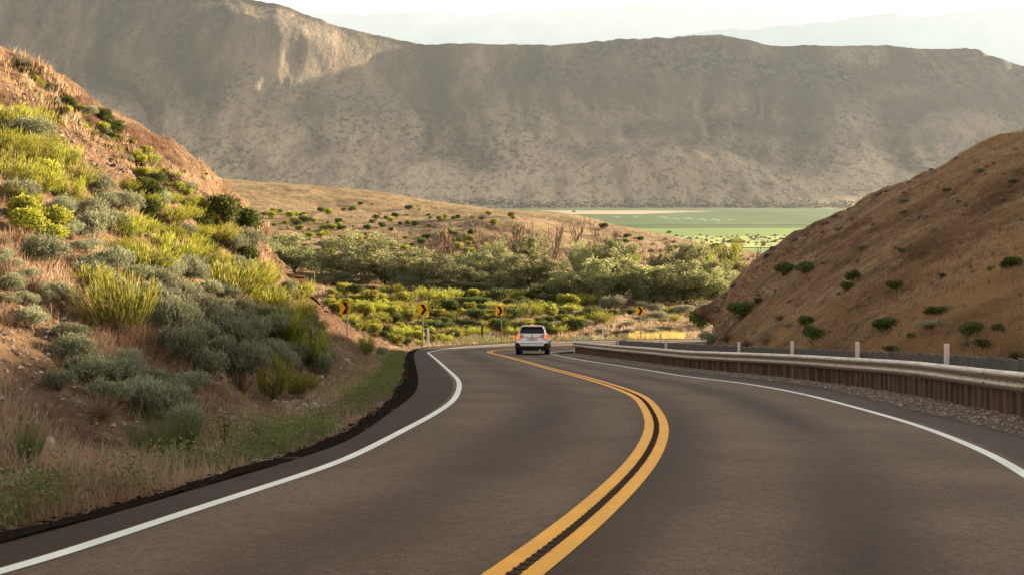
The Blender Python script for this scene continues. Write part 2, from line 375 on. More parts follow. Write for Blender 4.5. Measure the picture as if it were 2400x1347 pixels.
uv = np.stack([np.broadcast_to(Cs[None, :], (nr, nc)), np.broadcast_to(np.array(vs)[:, None], (nr, nc))], -1).reshape(-1, 2)
add("road", mesh_np("road", RV.reshape(-1, 3), [grid_faces(nr, nc)[:, ::-1]], [M['asphalt']], uv=uv), kind='structure')
def ribbon(name, P, off0, off1, lift, mt, parent=None, edge=None, kind='structure', s0=0):
    nn = normals(P); a = P + nn * off0; b = P + nn * off1
    if edge is not None: b = b + nn * edge[:, None]
    V = np.concatenate([on(a, lift), on(b, lift)]); 
    return add(name, mesh_np(name, V, [grid_faces(2, len(P))[:, ::-1]], [mt]), parent, kind=kind)
ribbon("edge_line", Lc, -.06, .06, .005, M['white_paint'])
ribbon("edge_line", Rc, -.06, .06, .005, M['white_paint'])
Cf, Cfs = arc(Cc, step=.075)
ribbon("centre_line", smooth1(Cf, 6, 2), -.168, -.036, .005, M['yellow_paint'])
ribbon("centre_line", smooth1(Cf, 6, 2), .036, .168, .005, M['yellow_paint'])
# milled rumble slots between the yellow lines
Cn = normals(smooth1(Cf, 6, 2)); V = []; Fs = []
for i in range(0, min(len(Cf) - 2, 900), 2):
    p = Cf[i]; q = Cf[i + 1] * .82 + p * .18; n = Cn[i]; w = .038 + .006 * random.random()
    for a in (p - n * w, p + n * w, q + n * w, q - n * w): V.append((a[0], a[1], float(zr(*a)) + .009))
    Fs.append(range(len(V) - 4, len(V)))
add("rumble_strip", mesh_np("rumble_strip", np.array(V), [np.array([list(f)[::-1] for f in Fs])[:, ::-1]], [M['rumble']], smooth=False), kind='stuff')

ribbon("centre_joint", smooth1(Cf, 6, 2), -.036, .036, .0045, M['rumble'])
# slumped edge of loose black asphalt on the outer side
n_e = normals(Ec); k0 = len(Ec)
wob = fbm(np.arange(k0) * .05, np.zeros(k0), 3, 5) + fbm(np.arange(k0) * .45, np.zeros(k0), 3, 6) * .55
R_ = [on(Ec + n_e * .18, .012)]
for t, dz in ((0, .015), (-.12, .0), (-.24, -.06), (-.40, -.2)):
    R_.append(on(Ec + n_e * (t + wob * .22)[:, None] if t < 0 else Ec + n_e * (t + wob * .06)[:, None], dz))
V = np.stack(R_); V[..., 2] += fbm(V[..., 0] * 3, V[..., 1] * 3, 3, 8) * .03
add("road_edge", mesh_np("road_edge", V.reshape(-1, 3), [grid_faces(5, k0)], [M['edge_asphalt']]), kind='structure')

# ------------------------------------------------------------------ terrain
BV = []                                     # (verts, faces) for placing things on the ground
def patch(name, rows, counts, NC, mt, disp=None, kind='structure', tintf=None):
    rows = [cr(np.array(r, float), NC) for r in rows]
    out = []
    K = len(rows)
    for i in range(K - 1):
        p0, p1, p2, p3 = rows[max(i - 1, 0)], rows[i], rows[i + 1], rows[min(i + 2, K - 1)]
        for j in range(counts[i]):
            u = j / counts[i]
            lin = p1 + (p2 - p1) * u
            c = .5 * (2 * p1 + (p2 - p0) * u + (2 * p0 - 5 * p1 + 4 * p2 - p3) * u * u + (3 * p1 - p0 - 3 * p2 + p3) * u ** 3)
            out.append(lin * .45 + c * .55)
    out.append(rows[-1]); V = np.stack(out); n, c = V.shape[:2]
    rf = np.concatenate([[i + j / counts[i] for j in range(counts[i])] for i in range(K - 1)] + [[K - 1]])
    if disp: V = disp(V, rf[:, None] + np.zeros((n, c)))
    tint = tintf(V, rf[:, None] + np.zeros((n, c))).ravel() if tintf else None
    Fc_ = grid_faces(n, c)
    o = add(name, mesh_np(name, V.reshape(-1, 3), [Fc_], [mt], tint=tint), kind=kind)
    BV.append((name, V.reshape(-1, 3), Fc_)); return V, o
rel = lambda X, Y, h: (X, Y, float(zr(X, Y)) + h)
u = lambda x, y, d: tuple(U(x, y, d))
# left embankment
Ecol = [(-8.2, -9), (-5.4, 1), P2([(0, 1257)])[0], P2([(450, 1133)])[0], P2([(800, 1022)])[0], P2([(934, 936)])[0], P2([(965, 880)])[0], P2([(963, 850)])[0], P2([(962, 832)])[0], P2([(968, 824)])[0], P2([(985, 817)])[0]]
out_n = [(-1, 0), (-1, .1), (-.97, .2), (-.95, .28), (-.95, .3), (-.97, .2), (-1, -.05), (-1, -.1), (-1, 0), (-.95, .3), (-.7, .7)]
Ridge = [(-26, 2, 7), (-25, 20, 8), u(-260, 40, 44), u(-60, 122, 49), u(110, 210, 52), u(300, 332, 55), u(440, 415, 58), u(560, 503, 64), u(650, 610, 70), u(725, 700, 77), u(800, 798, 84)]
r0, r1, r2, r3 = [], [], [], []
vw = [1.5, 1.5, 1.5, 1.6, 1.8, 2.2, 2.4, 2.4, 2.2, 1.6, 1.0]
for i in range(11):
    e = np.array(Ecol[i]); n = np.array(out_n[i]); 
    r0.append(rel(*(e + n * .15), -.10)); r1.append(rel(*(e + n * .55), -.10)); r2.append(rel(*(e + n * vw[i]), -.12 if i > 3 else .05))
    r3.append(rel(*(e + n * (vw[i] + 1.2)), .25))
def upslope(f, bulge):
    r = []
    for a, b in zip(r3, Ridge):
        a = np.array(a); b = np.array(b); p = a + (b - a) * f; p[2] += bulge * min(1, np.linalg.norm(b - a) / 20); r.append(p)
    return r
back = [(x - 6, y + 4, z - 1.2) for x, y, z in Ridge]; back2 = [(x - 22, y + 14, z - 6) for x, y, z in Ridge]; back3 = [(x - 60, y + 30, min(z - 14, -14)) for x, y, z in Ridge]
def Z_(V): return V[..., 2]
def dispA(V, rf):
    X, Y = V[..., 0], V[..., 1]; a = sstep(1.6, 3.6, rf); r = sstep(4.2, 6.0, rf)
    t = np.gradient(V, axis=0); g = np.gradient(V, axis=1); nn = np.cross(g, t); nn /= np.linalg.norm(nn, axis=-1)[..., None] + 1e-9; nn *= np.sign(nn[..., 2:3] + 1e-9)
    s = np.hypot(X, Y)
    h = fbm(X * .16, Y * .16, 4, 1) * .9 * a + fbm(X * .8, Y * .8, 4, 2) * .28 * sstep(.8, 2, rf)
    gul = ridged(Y * .33 + X * .05, X * .10, 4, 9)
    cut = sstep(4.4, 5.0, rf) * (1 - sstep(6.6, 6.95, rf))
    h = h + cut * (gul * .75 - .35 + ridged(X * 1.1, Y * .35 + Z_(V) * .5, 3, 14) * .22) + sstep(6.3, 6.9, rf) * (1 - sstep(7, 8, rf)) * (.35 + fbm(X * .5, Y * .5, 3, 4) * .5)
    return V + nn * h[..., None]
def tintA(V, rf):
    px, py = proj(V); a = fbm(V[..., 0] * .25, V[..., 1] * .25, 4, 11) * .22
    col = np.linspace(0, 10, V.shape[1])[None, :] + 0 * rf
    c1 = sstep(5.55, 5.9, rf + a) * (1 - sstep(6.7, 6.95, rf + a * .5)) * sstep(1.5, 2.6, col) * (1 - sstep(5.2, 5.8, col))
    c2 = sstep(4.2, 5.2, rf + a * 2) * sstep(6.0, 7.2, col) * (1 - sstep(6.8, 7.0, rf))
    c3 = sstep(3.3, 3.8, rf + a) * sstep(7.4, 8.2, col)
    return np.clip(np.maximum(np.maximum(c1, c2 * .8), c3 * .9), 0, 1)
VA, _ = patch("embankment", [r0, r1, r2, r3, upslope(.3, -.35), upslope(.62, -.2), upslope(.86, .1), Ridge, back, back2, back3], [3, 6, 8, 40, 40, 36, 26, 12, 8, 6], 300, M['bank'], dispA, tintf=tintA)
# bank beyond the bend, tree flat, low grassy hill
B0 = [(962, 833), (966, 824), (985, 816), (1030, 810.8), (1100, 806.4), (1201, 801.4), (1290, 798), (1440, 795.5), (1600, 794.2), (1760, 792.8), (2000, 791)]
b0 = [tuple(RP(*q)) for q in B0]; b0 = [(x, y, z - .06) for x, y, z in b0]
b1 = [u(900, 838, 78), u(925, 826, 83), u(955, 816, 88), (u(1010, 809, 92)), u(1090, 804, 97), u(1195, 799.5, 103), u(1285, 796, 106), u(1440, 793.5, 108), u(1600, 792, 109), u(1760, 790, 110), u(2000, 788, 111)]
b2 = [u(800, 800, 90), u(850, 790, 94), u(900, 780, 98), u(980, 778, 101), u(1080, 776, 105), u(1190, 772, 109), u(1290, 770, 112), u(1440, 768, 114), u(1600, 768, 116), u(1760, 766, 117), u(2000, 764, 118)]
b3 = [u(720, 755, 104), u(800, 745, 108), u(870, 735, 112), u(960, 738, 115), u(1080, 742, 118), u(1190, 735, 121), u(1290, 736, 124), u(1440, 738, 126), u(1600, 740, 128), u(1760, 738, 129), u(2000, 736, 130)]
b4 = [u(640, 700, 120), u(740, 694, 123), u(840, 690, 126), u(950, 692, 129), u(1080, 694, 131), u(1190, 698, 134), u(1300, 706, 136), u(1440, 708, 138), u(1570, 712, 140), u(1720, 704, 141), u(2000, 700, 142)]
b5 = [u(600, 640, 142), u(720, 652, 145), u(840, 668, 150), u(950, 674, 152), u(1080, 676, 154), u(1190, 680, 156), u(1300, 684, 158), u(1440, 686, 158), u(1570, 688, 160), u(1720, 684, 160), u(2000, 680, 160)]
b6 = [u(560, 580, 185), u(680, 590, 187), u(800, 600, 190), u(900, 602, 192), u(1000, 604, 195), u(1120, 606, 195), u(1240, 610, 195), u(1380, 616, 192), u(1520, 622, 188), u(1700, 640, 185), u(1950, 650, 180)]
b7 = [u(480, 520, 235), u(600, 512, 240), u(720, 516, 240), u(830, 520, 238), u(940, 524, 236), u(1060, 520, 234), u(1160, 516, 230), u(1280, 535, 225), u(1420, 575, 215), u(1620, 610, 205), u(1900, 632, 198)]
b8 = [u(400, 462, 280), u(540, 468, 285), u(680, 478, 285), u(800, 488, 282), u(920, 498, 278), u(1050, 505, 272), u(1170, 506, 265), u(1300, 522, 255), u(1440, 552, 240), u(1640, 588, 225), u(1880, 620, 212)]
b9 = [u(280, 404, 325), u(430, 411, 330), (u(590, 424, 330)), u(740, 435, 328), u(870, 448, 322), u(1000, 470, 312), u(1150, 489, 300), (u(1320, 499, 285)), u(1450, 530, 265), u(1640, 568, 245), u(1880, 606, 228)]
b10 = [(x * 1.05, y + 30, z - 4) for x, y, z in b9]; b11 = [(x * 1.2, y + 130, -29.5) for x, y, z in b9]
def dispB(V, rf):
    X, Y = V[..., 0], V[..., 1]; a = sstep(1, 2.5, rf); f = sstep(4.5, 8, rf)
    return V + np.stack([0 * X, 0 * X, (fbm(X * .09, Y * .09, 4, 21) * .8 * (1 - sstep(8.3, 9.0, rf) * .6) + fbm(X * .4, Y * .4, 4, 22) * .35 * (1 - f * .5)) * a], -1)
def tintB(V, rf):
    X, Y = V[..., 0], V[..., 1]
    return sstep(.05, .25, fbm(X * .12, Y * .12, 4, 31)) * (1 - sstep(4.2, 5.2, rf)) * .8 * sstep(1, 1.8, rf)
VB, _ = patch("hillside", [b0, b1, b2, b3, b4, b5, b6, b7, b8, b9, b10, b11], [3, 14, 20, 20, 16, 16, 20, 16, 18, 6, 8], 280, M['far_bank'], dispB, tintf=tintB)
# dry hill on the inner side of the bend
toe = [(15.5, -6), (13.8, 10), (12.4, 27), (11.6, 39), (11.2, 51), (11.3, 63), (12.0, 76), (12.9, 86), (14.2, 92.2), (17, 96.5), (24, 100)]
rdg = [(60, 20, 14.4), (57, 50, 13.4), (50, 77, 10.8), u(2400, 299, 90), u(2200, 386, 94), u(2010, 476, 97), u(1880, 545, 99), u(1785, 608, 99.5), u(1715, 685, 99), u(1655, 752, 98), (30, 108, -11.5)]  # leading points are out of view, their height shaped to shade the embankment
h0 = [rel(x, y, -.15) for x, y in toe]
def up2(f, b): return [tuple(np.array(a) + (np.array(c) - np.array(a)) * f + np.array((0, 0, b * min(1, np.linalg.norm(np.array(c) - a) / 30)))) for a, c in zip(h0, rdg)]
hb = [(x + 9, y + 7, z + .6 if i < 4 else z - .8) for i, (x, y, z) in enumerate(rdg)]
hb2 = [(x + 32, y + 22, z + 1.5 if i < 4 else z - 2.5) for i, (x, y, z) in enumerate(rdg)]
hb3 = [(x + 90, y + 60, min(z - 12, -10)) for x, y, z in rdg]
def dispC(V, rf):
    X, Y = V[..., 0], V[..., 1]; a = sstep(0, .6, rf)
    r = sstep(3.2, 4.0, rf) * (1 - sstep(4, 5, rf))
    return V + np.stack([0 * X, 0 * X, a * (fbm(X * .10, Y * .10, 4, 41) * .9 * (1 - r * .5) + fbm(X * .6, Y * .6, 4, 42) * .28 + r * fbm(X * .45, Y * .45, 3, 43) * .5)], -1)
VC, _ = patch("dry_hill", [h0, up2(.12, .15), up2(.38, .6), up2(.7, .5), rdg, hb, hb2, hb3], [10, 24, 36, 36, 8, 8, 8], 260, M['hill_r'], dispC)
# ground under the road and between the barriers
X, Y = np.meshgrid(np.r_[np.linspace(-70, 22, 150), np.linspace(23, 130, 40)], np.r_[np.linspace(-25, 125, 240), np.linspace(128, 330, 40)])
cx = np.interp(Y, Cc[:230, 1], Cc[:230, 0])
Z = zr(X, Y) - .07 + fbm(X * 1.5, Y * 1.5, 3, 51) * .05 - 2.2 * sstep(0, -6, X - cx) - 1.5 * sstep(10.5, 14, X) * sstep(100, 85, Y) - 9 * sstep(101, 125, Y)
Z = np.maximum(Z, -28.2)
V = np.stack([X, Y, Z], -1).reshape(-1, 3); Fg = grid_faces(*X.shape)
add("ground", mesh_np("ground", V, [Fg], [M['gravel_ground']]), kind='structure'); BV.append(("ground", V, Fg))
# valley floor out to the horizon
FZ = -28.64
xs = np.r_[-60000, -20000, np.linspace(-6000, 6000, 41), 20000, 60000]; ys = np.r_[-2000, 0, np.linspace(300, 6000, 40), 12000, 30000, 60000]
X, Y = np.meshgrid(xs, ys); V = np.stack([X, Y, np.full_like(X, FZ)], -1).reshape(-1, 3); Ff = grid_faces(*X.shape)
add("valley_floor", mesh_np("valley_floor", V, [Ff], [M['floor']]), kind='structure'); BV.append(("valley_floor", V, Ff))
def fl(x, y, z=FZ): d = F * (EYE - z) / (y - YH); return ((x - 1200) * d / F, d, z)
def flat(name, pts, mt, lift):
    P = [fl(x, y, FZ + lift) for x, y in pts]; me = bpy.data.meshes.new(name); me.from_pydata(P, [], [tuple(range(len(P)))]); me.materials.append(mt)
    return add(name, me, kind='structure')
flat("crop_field", [(1000, 536), (2100, 534.5), (2100, 489), (1500, 490), (1000, 491)], M['crop'], .4)
flat("crop_band", [(1000, 528), (2100, 526.5), (2100, 522), (1000, 523)], M['crop2b'], .7)
flat("crop_band", [(1000, 500), (2100, 498.5), (2100, 496.5), (1000, 497.5)], M['crop2b'], .7)
flat("sandy_strip", [(1000, 503), (1500, 502.5), (1580, 499), (1690, 495.6), (1500, 494), (1000, 494)], M['sand'], .8)
flat("mown_field", [(1300, 556), (2100, 552), (2100, 534.5), (1300, 536)], M['crop2'], .4)
flat("pasture", [(1300, 579), (2100, 580), (2100, 552), (1300, 556)], M['pasture'], .4)
flat("field_strip", [(1300, 600), (2100, 598), (2100, 582), (1300, 580)], M['crop2'], .4)

# ------------------------------------------------------------------ mountains
crest = np.array([(-900, -260), (-500, -230), (-200, -170), (100, -120), (350, -70), (500, -30), (600, 0), (650, 10), (700, 30), (760, 50), (830, 70), (900, 88), (1000, 107), (1060, 103), (1180, 106), (1280, 104), (1400, 96), (1500, 90), (1620, 85), (1690, 79), (1745, 93), (1830, 107), (2000, 108), (2200, 112), (2290, 118), (2400, 152), (2600, 190), (3000, 260), (3600, 330)], float)
cdep = np.array([(-900, 3950), (0, 3900), (600, 3880), (1100, 4050), (1700, 4150), (2400, 4100), (3600, 4000)], float)
foot = np.array([(-900, 2950), (600, 3000), (1000, 3080), (1400, 3100), (2000, 3050), (3600, 3000)], float)
NX, NT = 760, 240
px = np.linspace(-900, 3600, NX); T = np.linspace(0, 1, NT)[:, None]
cy = np.interp(px, crest[:, 0], crest[:, 1]); dc = np.interp(px, cdep[:, 0], cdep[:, 1]); df = np.interp(px, foot[:, 0], foot[:, 1])
k_ = np.ones(25) / 25; dc = np.convolve(np.pad(dc, 12, mode='edge'), k_, 'valid'); df = np.convolve(np.pad(df, 12, mode='edge'), k_, 'valid')
zc = EYE + (YH - cy) * dc / F
D = df[None] + (dc - df)[None] * T; X = (px[None] - 1200) * D / F
g = .22 * T + .78 * T ** 1.9
Z = FZ - 2 + (zc - FZ)[None] * g
bell = np.sin(np.pi * np.clip(T, 0, 1)) ** .8 * np.interp(px, [-900, 2120, 2300, 3600], [1, 1, .25, .25])[None]
wx = X + fbm(X * .0012, D * .0012, 3, 71) * 260; sl_ = D * .35
gl = ridged(wx * .0030 + sl_ * .0012, D * .0007, 3, 72); g2_ = ridged(wx * .0105 + fbm(X * .004, D * .003, 3, 73) * 1.6, D * .0020, 3, 74)
Z += bell * (1 - .7 * sstep(.55, .85, T)) * (gl * 30 + fbm(X * .0011, D * .0011, 4, 62) * 35)
Z += bell * sstep(.12, .5, T) * (1 - .4 * sstep(.6, .85, T)) * g2_ * 14 + T * (1 - T) * 4 * fbm(X * .02, D * .012, 4, 64) * 5
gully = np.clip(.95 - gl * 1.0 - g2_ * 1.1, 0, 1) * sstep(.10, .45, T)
# spur that comes down towards the valley from the high left shoulder
ridge_px = np.interp(T[:, 0], [0, .25, .55, .8, 1.0], [1120, 960, 800, 710, 655]); rx = (ridge_px[:, None] - 1200) * D / F
dd = X - rx; Z += (38 * np.sin(np.pi * np.clip(T * 1.02, 0, 1)) ** .7 + 46 * np.exp(-((T - .85) / .085) ** 2)) * np.exp(-np.where(dd < 0, (dd / 520) ** 2, (dd / 210) ** 2))
# mound at the foot of the slope
mx, md = (1570 - 1200) * 3330 / F, 3330; Z += 105 * np.exp(-((X - mx) / 260) ** 2 - ((D - md) / 190) ** 2) * (1 + .25 * fbm(X * .01, D * .01, 4, 66)) * sstep(0, .16, T)
# rocky bench
tb = .56 + .05 * fbm(px * .004, px * 0, 3, 65)[None] + .02 * np.sin(px / 90)[None]
cl = sstep(-.012, .012, T - tb) * np.interp(px, [900, 1250, 1500, 2600], [0, .35, 1, 1])[None]
Z += cl * 16 * (1 - T) * 2.2
rock = np.exp(-((T - tb - .02) / .035) ** 2) * np.interp(px, [1000, 1300, 1600, 2600], [.1, .6, 1, 1])[None]
rock = np.maximum(rock, sstep(.62, .9, T) * np.interp(px, [900, 1500, 2400], [.6, .85, 1])[None]); rock = np.maximum(rock, np.interp(px, [-900, 500, 900], [1, 1, 0])[None] * sstep(.40, .95, T) * .75)
rock = np.maximum(rock, np.exp(-((X - mx) / 200) ** 2 - ((D - md - 20) / 150) ** 2) * .9)
rock *= np.clip(.75 + fbm(X * .006, D * .006, 4, 68) * 1.1, 0, 1)
Z += rock * fbm(X * .03, D * .03, 3, 69) * 9
Z = np.maximum(Z, FZ - 2 + 260 * T - 2)
Z = np.where(T > .03, np.maximum(Z, FZ + 120 * (T - .03)), Z)
Z[-1] += fbm(px * .02, px * 0, 4, 70) * 9
bk = np.stack([np.stack([X[-1] * 1.06, D[-1] + 400, Z[-1] - 60], -1), np.stack([X[-1] * 1.3, D[-1] + 1800, np.full(NX, FZ - 2)], -1)])
V = np.concatenate([np.stack([X, D, Z], -1), bk]); tint = np.concatenate([rock, np.full((2, NX), .5)]); gully = np.concatenate([gully, np.full((2, NX), .5)])
Fm = grid_faces(NT + 2, NX)
me_ = mesh_np("mountain", V.reshape(-1, 3), [Fm], [M['mountain']], tint=tint.ravel())
ga = me_.attributes.new("gully", 'FLOAT', 'POINT'); ga.data.foreach_set("value", gully.ravel().astype(np.float32))
add("mountain", me_, kind='structure'); BV.append(("mountain", V.reshape(-1, 3), Fm))
def far_range(name, pts, d, depth):
    P = np.array(pts, float); x = np.linspace(P[0, 0], P[-1, 0], 500); y = np.interp(x, P[:, 0], P[:, 1]); y = np.convolve(np.pad(y, 6, mode='edge'), np.ones(13) / 13, 'valid')
    top = EYE + (YH - y) * d / F; rows = []
    for t in np.linspace(0, 1, 30):
        dd_ = d - depth * (1 - t); X = (x - 1200) * d / F
        z = FZ + (top - FZ) * t ** 1.2 + math.sin(math.pi * t) * ridged(X * .0006, np.full_like(X, dd_ * .0003), 4, 81) * 260 + fbm(X * .002, np.full_like(X, t), 3, 82) * 40 * t
        rows.append(np.stack([X, np.full_like(X, dd_), z], -1))
    rows.append(np.stack([X * 1.1, np.full_like(X, d + depth), np.full_like(X, FZ)], -1))
    V = np.stack(rows); add(name, mesh_np(name, V.reshape(-1, 3), [grid_faces(len(rows), 500)], [M['range']]), kind='structure')
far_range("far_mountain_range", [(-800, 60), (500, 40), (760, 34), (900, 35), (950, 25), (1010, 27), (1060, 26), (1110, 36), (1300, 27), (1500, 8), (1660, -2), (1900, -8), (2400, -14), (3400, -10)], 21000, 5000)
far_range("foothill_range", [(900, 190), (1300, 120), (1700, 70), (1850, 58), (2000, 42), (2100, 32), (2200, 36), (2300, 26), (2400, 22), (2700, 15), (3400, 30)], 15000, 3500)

# ------------------------------------------------------------------ air
hb_ = MB().box((-9500, -60, FZ - 1.5), (9500, 27500, 3400)).mesh("haze", [])
hm = bpy.data.materials.new("haze"); hm.use_nodes = True; ht = hm.node_tree; ht.nodes.remove(ht.nodes["Principled BSDF"])
pv = ht.nodes.new("ShaderNodeVolumePrincipled"); pv.inputs["Color"].default_value = (.74, .87, 1.0, 1); pv.inputs["Density"].default_value = 1.9e-5; pv.inputs["Anisotropy"].default_value = .2
ht.links.new(pv.outputs[0], ht.nodes["Material Output"].inputs["Volume"]); hb_.materials.append(hm)
add("haze", hb_, kind='stuff')

# ------------------------------------------------------------------ ray placement
allV = []; allF = []; own = []; n = 0
for nm, V, Fq in BV:
    allV.append(V); allF.append(Fq + n); own += [nm] * len(Fq); n += len(V)
allV = np.concatenate(allV); allF = np.concatenate(allF)
BVH = BVHTree.FromPolygons(allV.tolist(), allF.tolist(), all_triangles=False)
O = Vector((0, 0, EYE))
def hit(x, y):
    d = Vector(((x - 1200) / F, 1.0, (YH - y) / F)).normalized()
    p, nn, i, dist = BVH.ray_cast(O, d, 20000)
    if p is None: return None
    return p, nn, own[i]
def ground_at(X, Y, z=60):
    p, nn, i, dist = BVH.ray_cast(Vector((X, Y, z)), Vector((0, 0, -1)), 500)
    return p

# ------------------------------------------------------------------ plant shapes
def tris_of(P0, Dv, L, Wd, tint, rng, seg=1, bend=.0):
    """blades: base points, unit directions, lengths, widths -> verts, faces, tint"""
    n = len(P0); up = np.array([0, 0, 1.0])
    a = rng.normal(size=(n, 3)); s = np.cross(Dv, a); s /= np.linalg.norm(s, axis=1)[:, None] + 1e-9
    tip = P0 + Dv * L[:, None]
    if seg == 1:
        V = np.stack([P0 - s * Wd[:, None] / 2, P0 + s * Wd[:, None] / 2, tip], 1).reshape(-1, 3)
        return V, np.arange(3 * n).reshape(n, 3), np.repeat(tint, 3)
    mid = P0 + Dv * (L * .5)[:, None]                      # leaf: a diamond
    V = np.stack([P0, mid + s * Wd[:, None] / 2, tip, mid - s * Wd[:, None] / 2], 1).reshape(-1, 3)
    return V, np.arange(4 * n).reshape(n, 4), np.repeat(tint, 4)
def unit(v): return v / (np.linalg.norm(v, axis=-1, keepdims=True) + 1e-9)
def stems(rng, n, r, h, wd, up=.8):
    th = rng.uniform(0, 2 * np.pi, n); q = rng.uniform(.15, 1, n) * r
    tip = np.stack([np.cos(th) * q, np.sin(th) * q, h * rng.uniform(.5, .9, n) * np.sqrt(np.maximum(.1, 1 - (q / r) ** 2 * .7))], 1)
    P0 = np.stack([np.cos(th) * q * .12, np.sin(th) * q * .12, np.full(n, -.05)], 1)
    d = tip - P0; L = np.linalg.norm(d, axis=1)
    return tris_of(P0, d / L[:, None], L, np.full(n, wd), rng.random(n), rng)
def lobes(rng, k, w=.5, h=.5):
    th = np.arange(k) * 2.4 + rng.uniform(0, 1, k); q = np.sqrt((np.arange(k) + .3) / k) * w * .62
    r = rng.uniform(.34, .5, k) * w * 1.0
    return np.stack([np.cos(th) * q, np.sin(th) * q, rng.uniform(.25, .62, k) * h * (1 - (q / w) * .4)], 1), r
def make_sage(seed):
    """rounded mound of upright grey-green sprigs, about 1 m across and .75 m high"""
    rng = np.random.default_rng(seed); C, R = lobes(rng, 9, .5, .62); N = 1150
    i = rng.integers(0, len(C), N); d = unit(rng.normal(size=(N, 3)) + [0, 0, .55]); d[:, 2] = np.abs(d[:, 2]) * 1.0 - .15; d = unit(d)
    P = C[i] + d * (R[i] * rng.uniform(.82, 1.02, N))[:, None]; P[:, 2] = np.maximum(P[:, 2], .04)
    ax = unit(d * .55 + [0, 0, .95] + rng.normal(size=(N, 3)) * .16); Ls = rng.uniform(.07, .17, N); tn_ = np.clip(.45 + (d[:, 2]) * .15 + rng.normal(size=N) * .24, 0, 1)
    k = 5; t = rng.uniform(0, 1, (N, k)); base = P[:, None] + ax[:, None] * (t * Ls[:, None])[..., None]
    ld = unit(ax[:, None] * 1.1 + rng.normal(size=(N, k, 3)) * .55).reshape(-1, 3)
    return tris_of(base.reshape(-1, 3), ld, rng.uniform(.04, .085, N * k), rng.uniform(.011, .019, N * k), np.repeat(tn_ * .75, k) + t.reshape(-1) * .35 - .08 + rng.normal(size=N * k) * .06, rng, 2), stems(rng, 60, .42, .55, .014)
def make_rabbit(seed, spread=.5, h=.85):
    """broom-like fan of thin upright yellow-green stems"""
    rng = np.random.default_rng(seed); N = 1500
    nb = 26; th = rng.uniform(0, 2 * np.pi, nb); q = np.sqrt(rng.random(nb)) * .36; bd = unit(np.stack([np.cos(th) * q * 1.7, np.sin(th) * q * 1.7, np.full(nb, .8)], 1))
    i = rng.integers(0, nb, N); hh = h * (1 - (q[i] / .5) ** 2 * .35)
    base = np.stack([np.cos(th) * q, np.sin(th) * q, 0 * q], 1)[i] * .5; t = rng.uniform(.18, .80, N)
    P = base + bd[i] * (t * hh)[:, None] + rng.normal(size=(N, 3)) * (.02 + .075 * t)[:, None]; P[:, 2] = np.maximum(P[:, 2], .02)
    D_ = unit(bd[i] * 1.2 + rng.normal(size=(N, 3)) * .17 + [0, 0, .35])
    a = tris_of(P, D_, rng.uniform(.10, .24, N) * h, rng.uniform(.010, .018, N), np.clip(t * .9 + rng.normal(size=N) * .22 - .05, 0, 1), rng, 2)
    return a, stems(rng, 90, .34, h * .7, .010)
def make_dark(seed):
    """leafy shrub in loose clumps"""
    rng = np.random.default_rng(seed); C, R = lobes(rng, 11, .5, .8); N = 2400; C[:, 2] += .1
    i = rng.integers(0, len(C), N); d = unit(rng.normal(size=(N, 3))); P = C[i] + d * (R[i] * .78 * rng.uniform(.5, 1.1, N))[:, None]; P[:, 2] = np.abs(P[:, 2])
    return tris_of(P, unit(d + rng.normal(size=(N, 3)) * .7 + [0, 0, .3]), rng.uniform(.05, .10, N), rng.uniform(.03, .055, N), np.clip(rng.random(N) * .7 + (d[:, 2] > 0) * .1 + rng.random(len(C))[i] * .3, 0, 1), rng, 2), stems(rng, 50, .4, .7, .016)
def make_twiggy(seed):
    rng = np.random.default_rng(seed); N = 500; th = rng.uniform(0, 2 * np.pi, N); el = rng.uniform(.25, 1.45, N)
    d = np.stack([np.cos(th) * np.cos(el), np.sin(th) * np.cos(el), np.sin(el)], 1); t = rng.uniform(0, .5, N)
    P = d * (t * .6)[:, None]; return tris_of(P, unit(d + rng.normal(size=(N, 3)) * .22), rng.uniform(.2, .42, N), rng.uniform(.006, .011, N), rng.random(N), rng), stems(rng, 20, .3, .4, .012)
def make_bunch(seed):
    rng = np.random.default_rng(seed); N = 420; th = rng.uniform(0, 2 * np.pi, N); q = rng.random(N) ** .7
    d = unit(np.stack([np.cos(th) * q * .55, np.sin(th) * q * .55, np.ones(N)], 1)); P = np.stack([np.cos(th) * q * .16, np.sin(th) * q * .16, np.zeros(N) - .03], 1)
    return tris_of(P, d, rng.uniform(.5, 1.0, N), rng.uniform(.008, .014, N), rng.random(N) * .7, rng), stems(rng, 10, .2, .3, .008)
LIB = {}
def build_lib(kind, fn, seeds, m1, m2):
    L = []
    for s in seeds:
        (V, Fq, T), (V2, F2, T2) = fn(s)
        f = mesh_np(kind + "_foliage", V, [Fq], [M[m1]], tint=np.clip(T, 0, 1), smooth=False)
        st = mesh_np(kind + "_stems", V2, [F2], [M[m2]], tint=T2, smooth=False)
        both = mesh_np(kind, np.concatenate([V, V2]), [Fq, F2 + len(V)], [M[m1], M[m2]], midx=np.r_[np.zeros(len(Fq)), np.ones(len(F2))], tint=np.clip(np.r_[T, T2], 0, 1), smooth=False)
        L.append((f, st, both))
    LIB[kind] = L
build_lib("sagebrush", make_sage, range(5), 'sage', 'sage_stem')
build_lib("rabbitbrush", make_rabbit, range(10, 15), 'rabbit', 'sage_stem')
build_lib("green_shrub", make_dark, range(20, 24), 'darkleaf', 'bark')
build_lib("dry_shrub", make_twiggy, range(30, 33), 'drytwig', 'sage_stem')
build_lib("bunch_grass", make_bunch, range(40, 43), 'weed', 'sage_stem')
build_lib("lime_shrub", lambda s: make_dark(s), range(50, 54), 'rabbit', 'bark')
CATS = dict(sagebrush='shrub', rabbitbrush='shrub', green_shrub='shrub', dry_shrub='dry shrub', bunch_grass='grass tuft', lime_shrub='shrub')
